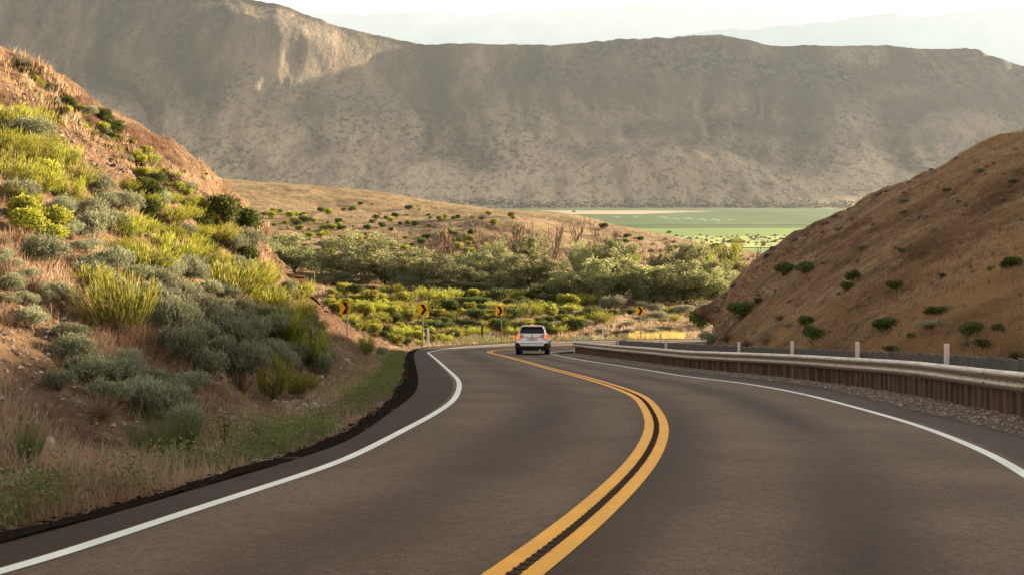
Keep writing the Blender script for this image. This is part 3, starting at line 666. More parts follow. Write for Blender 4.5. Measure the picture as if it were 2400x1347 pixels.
HF = dict(sagebrush=.78, rabbitbrush=.9, green_shrub=.9, dry_shrub=.75, bunch_grass=1.0, lime_shrub=.8)
def shrub(kind, x, y, w, h, label, group=None, parts=False, sink=.04):
    """x, y: foot of the plant in photo pixels; w, h: its size there"""
    r = hit(x, y)
    if r is None: return None
    p, nn, nm = r; d = p.y
    sw = w * d / F; sh = h * d / F / HF[kind]
    f, st, both = random.choice(LIB[kind]); rz = random.uniform(0, 6.28)
    loc = p - Vector((0, 0, sink * sh)) + Vector((0, sw * .15, 0))
    tilt = (max(-.25, min(.25, -nn.y * .25)), max(-.3, min(.3, nn.x * .3)))
    if parts:
        o = add(kind, None, loc=loc, rot=(tilt[0], tilt[1], rz), scale=(sw, sw, sh), label=label, category=CATS[kind], group=group)
        add("foliage", f, o); add("stems", st, o)
    else:
        o = add(kind, both, loc=loc, rot=(tilt[0], tilt[1], rz), scale=(sw, sw, sh), label=label, category=CATS[kind], group=group)
    return o
SG, RB, DK, TW, BG, LM = "sagebrush", "rabbitbrush", "green_shrub", "dry_shrub", "bunch_grass", "lime_shrub"
big = [
 (RB, 265, 790, 165, 165, "big yellow-green rabbitbrush standing alone beside the bare reddish gully"),
 (RB, 215, 695, 105, 80, "smaller rabbitbrush tucked behind the big yellow-green one"),
 (SG, 168, 856, 95, 85, "round pale sagebrush uphill of the large dark sage clump"),
 (SG, 160, 800, 75, 50, "small pale sagebrush just above the round pale one"),
 (SG, 130, 912, 75, 55, "low sagebrush at the downhill tip of the large sage clump"),
 (SG, 205, 900, 110, 75, "dark grey sagebrush crowning the large sage clump"),
 (SG, 275, 905, 110, 80, "broad sagebrush on the shoulder of the large sage clump"),
 (SG, 325, 965, 110, 95, "blue-grey sagebrush in the middle of the large sage clump"),
 (SG, 250, 950, 90, 70, "sagebrush over the brown twiggy skirt of the large clump"),
 (SG, 385, 985, 120, 90, "sagebrush sloping down to the green reed tufts"),
 (SG, 430, 1020, 90, 80, "lowest sagebrush of the large clump beside the pink grass"),
 (TW, 235, 985, 130, 85, "brown leafless brush hanging below the large sage clump"),
 (SG, 430, 930, 120, 65, "low flat sagebrush lying alone in the pinkish dry grass"),
 (SG, 365, 905, 60, 50, "small dull sagebrush between the flat one and the clump"),
 (SG, 300, 862, 65, 55, "small sagebrush behind the crown of the large clump"),
 (SG, 390, 790, 115, 110, "tall sagebrush next to the big rabbitbrush"),
 (SG, 375, 735, 115, 70, "grey sagebrush mound uphill of the tall one"),
 (SG, 420, 850, 120, 105, "tall sagebrush over a dark woody hollow"),
 (SG, 480, 890, 95, 90, "sagebrush at the foot of the tall sage row"),
 (SG, 450, 745, 105, 70, "pale grey sagebrush in the middle of the embankment row"),
 (SG, 520, 800, 115, 85, "wide sagebrush spreading below the dark green brooms"),
 (SG, 560, 910, 110, 130, "upright sagebrush with a dark base near the pink grass"),
 (SG, 610, 880, 85, 85, "sagebrush squeezed between two green brooms"),
 (RB, 638, 940, 70, 110, "slender green broom growing beside the pink grass"),
 (SG, 668, 880, 65, 75, "small round sagebrush behind the slender green broom"),
 (RB, 700, 935, 70, 70, "low green broom closest to the roadside rubble"),
 (RB, 545, 700, 150, 95, "darkest green broom shrub high on the shaded embankment"),
 (RB, 625, 745, 105, 80, "dark green broom downhill of the darkest one"),
 (RB, 665, 800, 90, 80, "green broom in the middle of the shaded embankment edge"),
 (RB, 720, 860, 85, 95, "tall green broom above the last sagebrush"),
 (SG, 762, 880, 45, 70, "last narrow sagebrush before the crumbling cut"),
 (SG, 585, 810, 90, 80, "sagebrush below the dark green broom pair"),
 (SG, 690, 850, 55, 50, "tiny round sagebrush under the tall green broom"),
 (SG, 60, 335, 110, 70, "silvery sagebrush on the sunlit slope under the red cut"),
 (SG, 100, 630, 115, 90, "sunlit sagebrush above the pale bare patch"),
 (SG, 35, 470, 80, 60, "dark woody sagebrush at the edge of the sunlit brush"),
 (SG, 130, 715, 85, 60, "pale sagebrush beside a tangle of dead branches"),
 (TW, 70, 700, 100, 80, "tangle of bleached dead branches by the pale sagebrush"),
 (DK, 238, 285, 50, 42, "bright green bush on the skyline ridge"),
 (DK, 268, 312, 50, 40, "second green bush just down the ridge from the bright one"),
 (DK, 512, 530, 85, 90, "tall leafy bush on the ridge with a sunlit side"),
 (DK, 565, 550, 80, 75, "dark leafy bush at the end of the ridge"),
 (RB, 345, 640, 120, 75, "dark olive broom where the sunlight stops"),
 (RB, 405, 620, 105, 70, "dark olive broom next to the shadow edge"),
 (SG, 280, 500, 90, 60, "sagebrush in the half shade below the red cut"),
 (BG, 60, 1085, 90, 130, "lone green reed tussock near the picture's corner verge"),
 (BG, 350, 1075, 150, 120, "green reed tussock below the large sage clump"),
 (BG, 420, 1050, 120, 110, "tall reed tussock leaning towards the pink grass"),
 (RB, 858, 832, 36, 52, "small round green shrub beside the first chevron post"),
 (SG, 893, 838, 22, 28, "small grey shrub in the ditch before the bend"),
]
for b in big:
    shrub(b[0], b[1], b[2], b[3] * 1.15, b[4] * 1.15, b[5], "shrubs on the road embankment", parts=b[3] >= 60)
LM_ = {
 "sun": ([(0, 300, "the silvery sagebrush under the red cut"), (60, 400, "the topmost sunlit brush"), (35, 450, "the dark woody sagebrush"), (250, 500, "the red cut's lower end"), (100, 600, "the sunlit sagebrush above the bare patch"), (215, 650, "the big yellow-green rabbitbrush"), (240, 265, "the skyline bush"), (330, 590, "the dark olive brooms"), (512, 480, "the tall ridge bush"), (430, 410, "the dip where ridge meets grassy hill"), (100, 200, "the top of the red cut"), (545, 660, "the darkest green broom"), (665, 750, "the middle green broom"), (450, 700, "the sage row's middle"), (600, 830, "the sage row's end"), (390, 720, "the tall sagebrush"), (720, 800, "the tall green broom")], "the road", "the slope's top"),
 "far": ([(808, 720, "the first chevron sign"), (991, 724, "the second chevron sign"), (1170, 727, "the third chevron sign"), (1499, 727, "the far chevron sign"), (1246, 770, "the white car"), (900, 790, "the dip beside the first chevron"), (860, 690, "the grove's first tree"), (1330, 750, "the bare red bank"), (1413, 770, "the thin white marker"), (1130, 770, "the black post"), (1600, 760, "the dry hill's nose"), (1050, 700, "the dead leaning tree")], "the dry hill", "the embankment"),
 "up": ([(640, 500, "the ridge bushes"), (760, 540, "the slope over the pale olive"), (850, 560, "the broad sunlit olive"), (960, 520, "the largest hillside bush"), (1000, 560, "the leaning dead tree"), (1190, 510, "the tallest bare tree"), (1080, 530, "the bare row's start"), (1450, 560, "the crest above the fields"), (1568, 560, "the skyline bush before the mown field"), (1700, 600, "the yellow-green poplar"), (680, 600, "the silvery olive's crown"), (1340, 500, "the solitary crest bush")], "the fields", "the embankment"),
 "hill": ([(1742, 745, "the wide dark bush on the hill nose"), (1890, 640, "the shoulder bushes"), (2102, 680, "the single green bush halfway up"), (2375, 632, "the frame-edge dark bush"), (2078, 777, "the leaning dark bush"), (1908, 803, "the rounder lower bush"), (2282, 790, "the spiky dark bush"), (2200, 500, "the hill's upper face"), (1990, 520, "the rocky skyline"), (2350, 400, "the hill's top corner")], "the frame edge", "the road bend"),
}
USED = {}
def auto(kindword, x, y, w, wr, zone):
    L, xp, xm = LM_[zone]; t = (w - wr[0]) / (wr[1] - wr[0]); size = "small" if t < .33 else ("mid-sized" if t < .67 else "large")
    for lx, ly, ln in sorted(L, key=lambda q: math.hypot(q[0] - x, (q[1] - y) * 1.6)):
        dx, dy = x - lx, y - ly; dist = math.hypot(dx, dy) / w; adv = "close " if dist < 1.6 else ("well " if dist > 3.4 else "")
        if abs(dy) < abs(dx) * .41: rel_ = "beside" if not adv == "well " else "off"; adv = adv if rel_ == "beside" else ""
        else: rel_ = "below" if dy > 0 else "above"
        tail = "" if abs(dx) < abs(dy) * .41 else f" towards {xp if dx > 0 else xm}"
        lab = f"{size} {kindword} {adv}{rel_} {ln}{tail}"
        if lab not in USED and len(lab.split()) <= 16: USED[lab] = 1; return lab
    return lab
GROW = 1.25
KW = dict(sagebrush="grey sagebrush", rabbitbrush="green broom shrub", green_shrub="leafy shrub", dry_shrub="dry twiggy shrub", bunch_grass="tussock", lime_shrub="lime shrub")
def fill(n, region, kinds, wr, label, group, asp=(.6, .9), seed=1, where=None, sep=.45, zone='sun'):
    rng = random.Random(seed); done = []; tries = 0
    xs_ = [p[0] for p in region]; ys_ = [p[1] for p in region]
    def inside(x, y):
        c = False
        for i in range(len(region)):
            (x1, y1), (x2, y2) = region[i], region[i - 1]
            if (y1 > y) != (y2 > y) and x < (x2 - x1) * (y - y1) / (y2 - y1) + x1: c = not c
        return c
    while len(done) < n and tries < n * 40:
        tries += 1; x = rng.uniform(min(xs_), max(xs_)); y = rng.uniform(min(ys_), max(ys_))
        if not inside(x, y): continue
        w = rng.uniform(*wr)
        if any(abs(x - a) < sep * (w + c) / 2 * 1.3 and abs(y - b) < sep * (w + c) / 2 * .8 for a, b, c in done): continue
        k = rng.choice(kinds); r = hit(x, y)
        if r is None or (where and r[2] not in where): continue
        kw = KW[k]
        if shrub(k, x, y, w * GROW, w * GROW * rng.uniform(*asp), auto(kw, x, y, w, wr, zone), group): done.append((x, y, w))
fill(59, [(0, 270), (60, 290), (150, 380), (250, 470), (330, 590), (250, 640), (180, 600), (60, 560), (0, 440)], [RB, RB, RB, LM, SG], (55, 95), {RB: "yellow-green rabbitbrush in the sunlit brush under the red cut", LM: "bright lime shrub in the sunlit brush under the red cut", SG: "silvery sagebrush mixed into the sunlit yellow-green brush"}, "shrubs in the sunlit brush", seed=2, zone='sun', where=("embankment",))
fill(47, [(260, 440), (350, 440), (470, 520), (600, 600), (700, 700), (760, 800), (700, 820), (560, 660), (420, 640), (330, 560)], [RB, SG, DK, RB], (38, 70), {RB: "dark broom shrub scattered along the shaded upper embankment", SG: "grey sagebrush scattered along the shaded upper embankment", DK: "small leafy green shrub on the shaded upper embankment"}, "shrubs on the shaded upper embankment", seed=3, zone='sun', where=("embankment",))
fill(33, [(200, 640), (330, 640), (500, 690), (700, 780), (760, 870), (600, 870), (420, 800), (300, 720), (180, 700)], [SG], (60, 90), "grey-green sagebrush packed among the larger sage mounds", "sagebrush filling the shaded row", seed=4, zone='sun', where=("embankment",))
fill(75, [(40, 150), (200, 270), (330, 350), (440, 440), (520, 540), (470, 530), (390, 460), (280, 370), (150, 280)], [LM, SG, RB, DK, TW], (16, 42), {LM: "small lime shrub clinging along the sunlit ridge", SG: "small sagebrush along the sunlit ridge", RB: "small rabbitbrush tuft along the sunlit ridge", DK: "small leafy bush along the sunlit ridge", TW: "dry twiggy shrub along the sunlit ridge"}, "small shrubs along the ridge", seed=5, zone='sun', where=("embankment",))
fill(16, [(0, 560), (60, 640), (120, 740), (60, 780), (0, 760)], [SG, TW, SG], (40, 70), {SG: "half-dry sagebrush on the pale bare slope", TW: "bleached twiggy brush on the pale bare slope"}, "dry brush on the bare slope", seed=6, zone='sun')
# bank beyond the bend
fill(162, [(765, 690), (880, 690), (960, 740), (1090, 800), (950, 815), (880, 825), (800, 800), (770, 740)], [LM, LM, RB, DK], (22, 44), {LM: "sunlit lime shrub on the bank beyond the bend", RB: "sunlit yellow-green broom on the bank beyond the bend", DK: "leafy green shrub among the sunlit bank shrubs"}, "shrubs on the sunlit bank beyond the bend", seed=7, zone='far', where=("hillside",), sep=.42)
fill(128, [(900, 690), (1300, 700), (1450, 740), (1300, 785), (1080, 790), (960, 740)], [DK, LM, RB, DK], (30, 60), {LM: "green shrub in the dense growth behind the chevron signs", RB: "broom shrub in the dense growth behind the chevron signs", DK: "dark green shrub in the dense growth behind the chevron signs"}, "shrubs behind the chevron signs", asp=(.45, .7), seed=8, zone='far', where=("hillside",), sep=.42)
fill(72, [(1300, 705), (1660, 720), (1680, 770), (1600, 785), (1300, 788)], [DK, SG, TW, RB], (26, 62), {DK: "dark green shrub on the red bank behind the far chevron", RB: "broom shrub on the red bank behind the far chevron", SG: "grey shrub on the red bank behind the far chevron", TW: "dry brush on the red bank behind the far chevron"}, "shrubs on the red bank", asp=(.4, .65), seed=9, zone='far', where=("hillside",), sep=.7)
fill(165, [(600, 500), (760, 520), (900, 560), (1100, 540), (1180, 600), (900, 640), (740, 660), (620, 600)], [LM, DK, LM], (7, 25), {LM: "lime green shrub dotting the slope above the olive trees", DK: "dark shrub dotting the slope above the olive trees"}, "shrubs dotting the slope above the trees", asp=(.5, .8), seed=14, zone='up', where=("hillside",), sep=.22)
fill(40, [(640, 490), (1200, 505), (1250, 530), (900, 545), (640, 520)], [DK, LM], (8, 20), "small round bush on the terrace below the grassy hill", "bushes on the terrace", asp=(.6, .9), seed=11, zone='up', where=("hillside",))
fill(45, [(1340, 520), (1480, 550), (1680, 580), (1780, 600), (1700, 630), (1450, 600)], [TW, DK, TW], (10, 26), {TW: "brownish brush on the dry slope falling to the fields", DK: "dark bush on the dry slope falling to the fields"}, "brush on the slope above the fields", asp=(.5, .8), seed=12, zone='up', where=("hillside",))
for k, (x, y, w, l) in enumerate([(845, 481, 16, "lone round bush high on the grassy hill"), (872, 481, 8, "tiny bush beside the lone round one on the grassy hill"), (958, 493, 24, "largest dark bush on the grassy hillside"), (982, 494, 9, "small bush just beside the largest on the grassy hill"), (483, 412, 12, "bush on the grassy skyline above the ridge"), (1568, 548, 14, "dark bush on the skyline in front of the mown field"), (1345, 499, 9, "solitary bush on the crest before the crop field"), (1615, 560, 9, "tiny bush on the descending skyline"), (905, 515, 18, "bush on the track line under the hill"), (925, 510, 22, "paired bush on the track line under the hill")]):
    shrub(DK, x, y, w, w * .75, l, "bushes on the grassy hill")
# dry inner hill
hillb = [(1840, 645, 52, 36, "olive bush on the shoulder of the dry hill"), (1890, 640, 42, 28, "bush beside the one on the hill shoulder"), (1742, 745, 66, 46, "wide dark bush low on the nose of the dry hill"), (2002, 660, 34, 30, "upper bush of the faint pair in the dry grass"), (1985, 680, 30, 22, "lower bush of the faint pair in the dry grass"), (2102, 680, 44, 28, "single green bush halfway up the dry hill"), (2375, 632, 54, 36, "dark bush at the frame edge, highest of the dark ones"), (2078, 777, 58, 38, "leaning dark bush in the dry grass above the second post"), (1890, 765, 44, 30, "upper of two bushes above the white posts"), (1908, 803, 54, 46, "rounder lower bush above the white posts"), (2282, 790, 56, 40, "dark bush with spiky top near the big white post"), (2342, 780, 34, 26, "small bush next to the spiky dark bush"), (2306, 820, 44, 28, "low bush beneath the spiky dark bush"), (2200, 740, 60, 26, "dull flat bush in the middle of the dry hill"), (2190, 772, 60, 22, "greyish flat bush under the dull one"), (2098, 828, 52, 20, "low green bush just behind the barrier"), (2270, 812, 30, 16, "thin pale green bush near the big white post"), (2140, 797, 30, 18, "small green tuft bush above the barrier"), (2385, 848, 36, 26, "green bush at the barrier by the frame edge"), (2270, 846, 44, 14, "creeping green bush behind the nearest barrier boards"), (1665, 812, 60, 36, "pale green shrub behind the rail at the hill foot"), (2230, 725, 36, 14, "faint sage tuft on the dry hill"), (1650, 770, 70, 60, "bush mass at the nose of the dry hill")]
for x, y, w, h, l in hillb: shrub(SG if "pale" in l or "sage" in l or "grey" in l else DK, x, y, w * 1.2, h * 1.25, l, "bushes on the dry hill")
for x, y, w, h, l in [(1800, 808, 80, 46, "large brown dry shrub above the rail"), (1750, 815, 60, 36, "brown dry shrub nearer the hill nose"), (1705, 800, 60, 40, "greyish dry brush at the foot of the hill"), (1830, 750, 60, 24, "dry brush patch on the lower hill"), (2040, 700, 30, 16, "small dry tuft near the green bush"), (2120, 455, 26, 14, "dry shrub on the hill skyline")]: shrub(TW, x, y, w, h, l, "dry shrubs on the inner hill")
fill(90, [(1800, 620), (2060, 470), (2300, 360), (2400, 330), (2400, 800), (1900, 810), (1720, 760)], [TW, TW, DK, SG], (8, 24), {TW: "tiny dry tuft dotted over the inner hill", DK: "tiny green tuft dotted over the inner hill", SG: "tiny grey tuft dotted over the inner hill"}, "tufts dotted over the inner hill", asp=(.5, .8), seed=13, zone='hill', where=("dry_hill",))

# ------------------------------------------------------------------ trees
def limb_tree(rng, h, spread, n_main=4, lean=0.0, depth=3, thin=1.0):
    """recursive limbs; returns tubes and twig tips"""
    tubes = []; tips = []
    def grow(p, d, L, r, lev):
        pts = [p]; rad = [r]; q = p; dd = d; ns = 4
        for i in range(ns):
            dd = (dd + Vector(rng.normal(size=3)) * .16 + Vector((0, 0, .06))).normalized(); q = q + dd * (L / ns); pts.append(q); rad.append(r * (1 - .55 * (i + 1) / ns))
        tubes.append((pts, rad, 6 if lev == 0 else (5 if lev == 1 else 3)))
        if lev >= depth: tips.append((q, dd)); return
        for k in range(int(rng.integers(2, 5)) if lev else n_main):
            t = rng.uniform(.35, 1.0) if lev else rng.uniform(.5, 1.0); j = min(ns - 1, int(t * ns)); b = pts[j] + (pts[j + 1] - pts[j]) * (t * ns - j)
            a = Vector(rng.normal(size=3)); a.z = abs(a.z) * .5 + .35; nd = (dd * .75 + a.normalized() * spread).normalized()
            grow(b, nd, L * rng.uniform(.55, .8), rad[j] * .62, lev + 1)
    grow(Vector((0, 0, -.2)), Vector((lean, 0, 1)).normalized(), h * .34, .024 * h * thin, 0)
    return tubes, tips
def tube_mesh(name, tubes, mt, rmin=0):
    b = MB()
    tubes = [(p, [max(r, rmin) for r in rad], sg) for p, rad, sg in tubes]
    for pts, rad, sg in tubes: b.tube(pts, rad, sg, caps=False)
    return b.mesh(name, mt, smooth=True)
def olive(seed, mt, wide=1.0, leaf=.045, N=9000):
    rng = np.random.default_rng(seed); tubes, tips = limb_tree(rng, 1.0, .8 * wide, 5, rng.uniform(-.25, .25), 3)
    K = 34; th = rng.uniform(0, 6.28, K); q = np.sqrt(rng.random(K)) * .46 * wide; zc_ = rng.uniform(.22, .84, K) - (q / wide) * .28
    C = np.stack([np.cos(th) * q, np.sin(th) * q, np.maximum(.14, zc_)], 1); R = rng.uniform(.07, .15, K)
    tp = np.array([list(t[0]) for t in tips]); 
    if len(tp): tp = tp[rng.permutation(len(tp))[:16]]; C = np.concatenate([C, tp]); R = np.r_[R, rng.uniform(.08, .15, len(tp))]
    i = rng.integers(0, len(C), N); d = unit(rng.normal(size=(N, 3))); rr = rng.random(N) ** .33
    P = C[i] + d * (R[i] * rr)[:, None] * [1, 1, .8]; P[:, 2] = np.maximum(P[:, 2], .03)
    tn_ = np.clip(.3 + rng.random(len(C))[i] * .4 + rng.normal(size=N) * .18, 0, 1)
    V, Fq, T = tris_of(P, unit(d * .6 + rng.normal(size=(N, 3)) + [0, 0, .3]), rng.uniform(.6, 1.3, N) * leaf, rng.uniform(.35, .55, N) * leaf, tn_, rng, 2)
    return tube_mesh("tree_trunk", tubes, M['bark']), mesh_np("tree_crown", V, [Fq], [M[mt]], tint=T, smooth=False)
OL = [olive(s, 'olive', w) for s, w in ((1, 1.0), (2, 1.15), (3, .9), (4, 1.05), (5, 1.0))]
CT = [olive(9, 'cotton', .8, .05, 4200)]
def bare(seed):
    rng = np.random.default_rng(seed); tubes, tips = limb_tree(rng, 1.25, .5, 6, rng.uniform(-.35, .35), 3, .9)
    return tube_mesh("dead_branches", tubes[1:], M['deadwood'], .0055), tube_mesh("dead_trunk", tubes[:1], M['deadwood'])
BR = [bare(s) for s in (21, 22, 23, 24, 25)]
def tree(lib, name, x, ybase, ytop, w, d, label, group, cat='tree', parts=("crown", "trunk")):
    g = ground_at((x - 1200) * d / F, d)
    if g is None: return
    top = EYE + (YH - ytop) * d / F; h = top - g.z; 
    if h < 1: h = 1.5
    tr, cr_ = random.choice(lib)
    sw = w * d / F
    o = add(name, None, loc=g, rot=(0, 0, random.uniform(0, 6.28)), scale=(sw * 1.15, sw * 1.15, h * 1.3), label=label, category=cat, group=group)
    add(parts[1], tr, o); add(parts[0], cr_, o)
TO = [
 (690, 555, 150, 146, "pale silvery olive standing apart beside the embankment end"),
 (640, 565, 90, 150, "pale olive half hidden by the embankment edge"),
 (835, 553, 170, 152, "broad sunlit olive with visible dark branches"),
 (900, 575, 190, 146, "spreading olive over a deep dark hollow"),
 (985, 600, 130, 146, "low pale olive under the leaning dead branches"),
 (1045, 610, 110, 143, "small pale olive at the shrubby bank"),
 (1085, 590, 120, 148, "rounded silvery olive in the middle of the grove"),
 (1150, 585, 130, 149, "pale upright olive below the bare trees"),
 (1160, 640, 110, 142, "dark-footed small olive in front of the pale upright one"),
 (1225, 545, 120, 156, "tallest sunlit olive in front of the bare trees"),
 (1245, 600, 150, 145, "dense dark olive rising behind the car"),
 (1300, 640, 120, 141, "low grey olive to the side of the dense dark one"),
 (1365, 580, 100, 153, "pale-topped olive near the thin bare stems"),
 (1345, 640, 120, 143, "grey low olive above the bare red bank"),
 (1440, 568, 120, 155, "sunlit-topped olive in the grove's far half"),
 (1455, 610, 170, 144, "big dark olive above the far chevron sign"),
 (1400, 650, 110, 141, "shaded small olive at the bank's top edge"),
 (1530, 640, 110, 143, "shaded gap-filling olive next to the far chevron"),
 (1585, 578, 130, 152, "tall grey olive beside the yellow-green poplar"),
 (1600, 620, 160, 145, "wide dark olive near the hill nose"),
 (1660, 605, 110, 150, "grey olive under the poplar"),
 (1690, 640, 110, 142, "low grey olive touching the dry hill"),
 (780, 640, 90, 142, "small shaded olive at the start of the grove"),
 (1010, 655, 110, 141, "low bush-like olive in the dark hollow"),
 (1100, 655, 110, 141, "low dark olive behind the second chevron"),
]
for x, yt, w, d, l in TO: tree(OL, "olive_tree", x, 0, yt, w * .98, d, l, "olive trees in the grove")
for x, yt, w, d, l in [(1712, 566, 95, 158, "yellow-green poplar catching the sun at the grove's end"), (1655, 575, 60, 160, "slim yellow-green poplar behind the grey olives"), (1480, 590, 50, 163, "thin yellow-green sapling behind the grove")]:
    tree(CT, "poplar_tree", x, 0, yt, w, d, l, "poplars behind the grove")
BT = [(1005, 528, 110, 160), (940, 545, 80, 163), (1060, 525, 110, 162), (1110, 535, 90, 165), (1150, 512, 80, 168), (1190, 498, 100, 168), (1225, 500, 80, 170), (1265, 520, 90, 166), (1300, 515, 90, 170), (1335, 512, 80, 168), (1370, 530, 90, 166), (1400, 520, 70, 172), (1425, 528, 90, 168), (1465, 552, 80, 170), (1500, 570, 70, 168), (1540, 585, 70, 166), (1770, 588, 60, 158), (1790, 592, 50, 160), (1745, 600, 50, 156), (1285, 560, 80, 160), (1350, 570, 90, 160), (1090, 560, 80, 158), (1420, 570, 80, 160)]
BL = {0: "dead tree leaning over the pale olives, first of the bare row", 5: "tallest bare tree, reaching over the grassy crest", 16: "bare thicket tree against the dry hill's edge"}
for i, (x, yt, w, d) in enumerate(BT): tree(BR, "bare_tree", x, 0, yt - 22, w * 1.15, d, BL.get(i) or auto("leafless brown tree", x, yt + 40, w, (50, 110), "up"), "bare trees behind the olives", parts=("branches", "trunk"))
# clump on the plain and scrub at the mountain's foot
for x, y, w, h, l in [(1725, 572, 52, 16, "long dark tree clump alone in the bright pasture")]:
    X_, d_, _z = fl(x, y); s_ = w * d_ / F
    o = add("tree_clump", LIB[DK][0][2], loc=(X_, d_, FZ), scale=(s_, s_ * .6, h * d_ / F), label=l, category="trees")
def scatter_blobs(name, n, region_fn, mt, label=None):
    V = []; Fs = []; T = []; rng = np.random.default_rng(77); ico = [(0, 0, 1), (.8, 0, .3), (-.3, .8, .35), (-.5, -.7, .3), (.5, .4, -.3), (-.7, .1, -.3), (.1, -.6, -.3)]
    tri = [(0, 1, 2), (0, 2, 3), (0, 3, 1), (1, 4, 2), (2, 5, 3), (3, 6, 1), (1, 6, 4), (2, 4, 5), (3, 5, 6)]
    for _ in range(n):
        r = region_fn(rng)
        if r is None: continue
        p, s = r; k = len(V); t = rng.random()
        for a in ico: V.append((p[0] + a[0] * s * rng.uniform(.7, 1.3), p[1] + a[1] * s, p[2] + (a[2] + .2) * s * .8)); T.append(t)
        Fs += [(a + k, b + k, c + k) for a, b, c in tri]
    return add(name, mesh_np(name, np.array(V), [np.array(Fs)], [M[mt]], tint=T, smooth=False), kind='stuff')
def rf(rng):
    if rng.random() < .62: x = rng.uniform(1050, 2000); y = 487 - abs(rng.normal()) * 7 - (6 if x < 1200 else 0)
    else: x = rng.uniform(450, 2390); y = rng.uniform(300, 490)
    h = hit(x, y)
    if h is None or h[2] != "mountain": return None
    return h[0], rng.uniform(1.6, 4.4) * (1 if y > 470 else .8)
scatter_blobs("mountain_scrub", 1500, rf, 'darkleaf')
def rf2(rng):
    y = rng.uniform(553, 578); X_, d_, z = fl(rng.uniform(1450, 2000), y)
    return (X_, d_, z), rng.uniform(.7, 2.0)
scatter_blobs("pasture_bushes", 420, rf2, 'darkleaf')

# ------------------------------------------------------------------ ground cover (stuff)
def tufts(name, pts, sizes, nb, mt, wd, spread=.5, diamond=False, leaf=None, seed=1, patchy=0):
    rng = np.random.default_rng(seed); P = np.repeat(np.array(pts), nb, 0); sz = np.repeat(np.array(sizes), nb); n = len(P)
    th = rng.uniform(0, 6.28, n); q = rng.random(n)
    off = np.stack([np.cos(th), np.sin(th), np.zeros(n)], 1) * (q * .45 * sz)[:, None]
    d = unit(np.stack([np.cos(th) * q * spread, np.sin(th) * q * spread, np.ones(n)], 1) + rng.normal(size=(n, 3)) * .22)
    tint = np.clip(np.repeat(rng.random(len(pts)), nb) * .7 + rng.random(n) * .3, 0, 1)
    if patchy: q_ = np.array(pts); tint = np.clip(.42 + np.repeat(fbm(q_[:, 0] * patchy, q_[:, 1] * patchy, 4, 88), nb) * 1.5 + rng.normal(size=n) * .16, 0, 1)
    if leaf:
        z = rng.random(n) ** 1.2; B = P + off + d * (z * sz)[:, None]
        V, Fq, T = tris_of(B, unit(rng.normal(size=(n, 3)) + [0, 0, .7]), rng.uniform(.6, 1.3, n) * leaf, rng.uniform(.4, .6, n) * leaf, tint, rng, 2)
    else: V, Fq, T = tris_of(P + off - [0, 0, .03], d, sz * rng.uniform(.55, 1.05, n), np.full(n, wd) * rng.uniform(.7, 1.3, n), tint, rng, 1)
    return add(name, mesh_np(name, V, [Fq], [M[mt]], tint=T, smooth=False), kind='stuff')
def sample(n, box, where, dens=None, seed=1):
    rng = np.random.default_rng(seed); out = []
    xs_ = rng.uniform(box[0], box[2], n); ys_ = rng.uniform(box[1], box[3], n)
    for x, y in zip(xs_, ys_):
        h = hit(x, y)
        if h is None or h[2] not in where: continue
        if dens is not None and rng.random() > dens(h[0].x, h[0].y, x, y): continue
        out.append(tuple(h[0]))
    return out
def ridge_y(x): return float(np.interp(x, [0, 110, 300, 440, 560, 650], [150, 210, 332, 415, 503, 610]))
def near_dens(X, Y, x, y): return float(np.clip(.60 + fbm(np.array([X * .5]), np.array([Y * .5]), 3, 91)[0] * 2.2, .06, 1)) * (.12 if (y < 200 + x * .85 and x < 560 and y < 520 and y > ridge_y(x) + 45) else 1)
p = sample(17000, (-30, 130, 960, 1240), ("embankment",), near_dens, 5)
tufts("dry_grass", p, np.random.default_rng(1).uniform(.12, .34, len(p)), 9, 'drygrass', .014, .6, seed=2, patchy=.5)
p = sample(38000, (1600, 290, 2430, 860), ("dry_hill",), lambda X, Y, x, y: float(np.clip(.6 + fbm(np.array([X * .25]), np.array([Y * .25]), 3, 92)[0] * 1.6, .15, 1)), 6)
tufts("hill_grass", p, np.random.default_rng(2).uniform(.14, .36, len(p)), 8, 'hillgrass', .024, .7, seed=3, patchy=.16)
p = sample(16000, (600, 480, 1720, 815), ("hillside",), None, 7)
tufts("slope_grass", p, np.random.default_rng(3).uniform(.25, .6, len(p)), 5, 'drygrass', .05, .6, seed=4, patchy=.08)
p = [q for q in sample(5000, (1475, 784, 1600, 795), ("hillside", "ground"), None, 8)] 
tufts("yellow_grass", p[:800], np.random.default_rng(4).uniform(.3, .6, min(800, len(p))), 8, 'yellowgrass', .03, .5, seed=5)
p = sample(1500, (1000, 790, 1480, 806), ("hillside",), None, 9)
tufts("far_verge_grass", p, np.random.default_rng(5).uniform(.2, .45, len(p)), 7, 'weed', .03, .5, seed=6)
# weeds along the outer road edge
rng = np.random.default_rng(12); W1, W2, W3 = [], [], []
for _ in range(13000):
    i = int(len(Ec) * rng.random() ** 1.25 * .62) + 20
    if i >= len(Ec): continue
    o_ = -(.42 + abs(rng.normal()) * .75); q = Ec[i] + n_e[i] * o_
    nv = float(fbm(np.array([q[0] * .9]), np.array([q[1] * .9]), 3, 93)[0])
    if nv < -.05 and rng.random() < .85: continue
    g = ground_at(q[0], q[1], 12)
    if g is None: continue
    if -o_ > 1.15 and (nv < .12 or rng.random() < .35): W3.append(tuple(g))
    elif rng.random() < .5: W1.append(tuple(g))
    else: W2.append(tuple(g))
tufts("roadside_weeds", W1, rng.uniform(.12, .42, len(W1)) , 15, 'weed', .01, .6, leaf=.045, seed=7)
tufts("roadside_grass", W2, rng.uniform(.14, .40, len(W2)), 9, 'weed', .007, .6, seed=8)
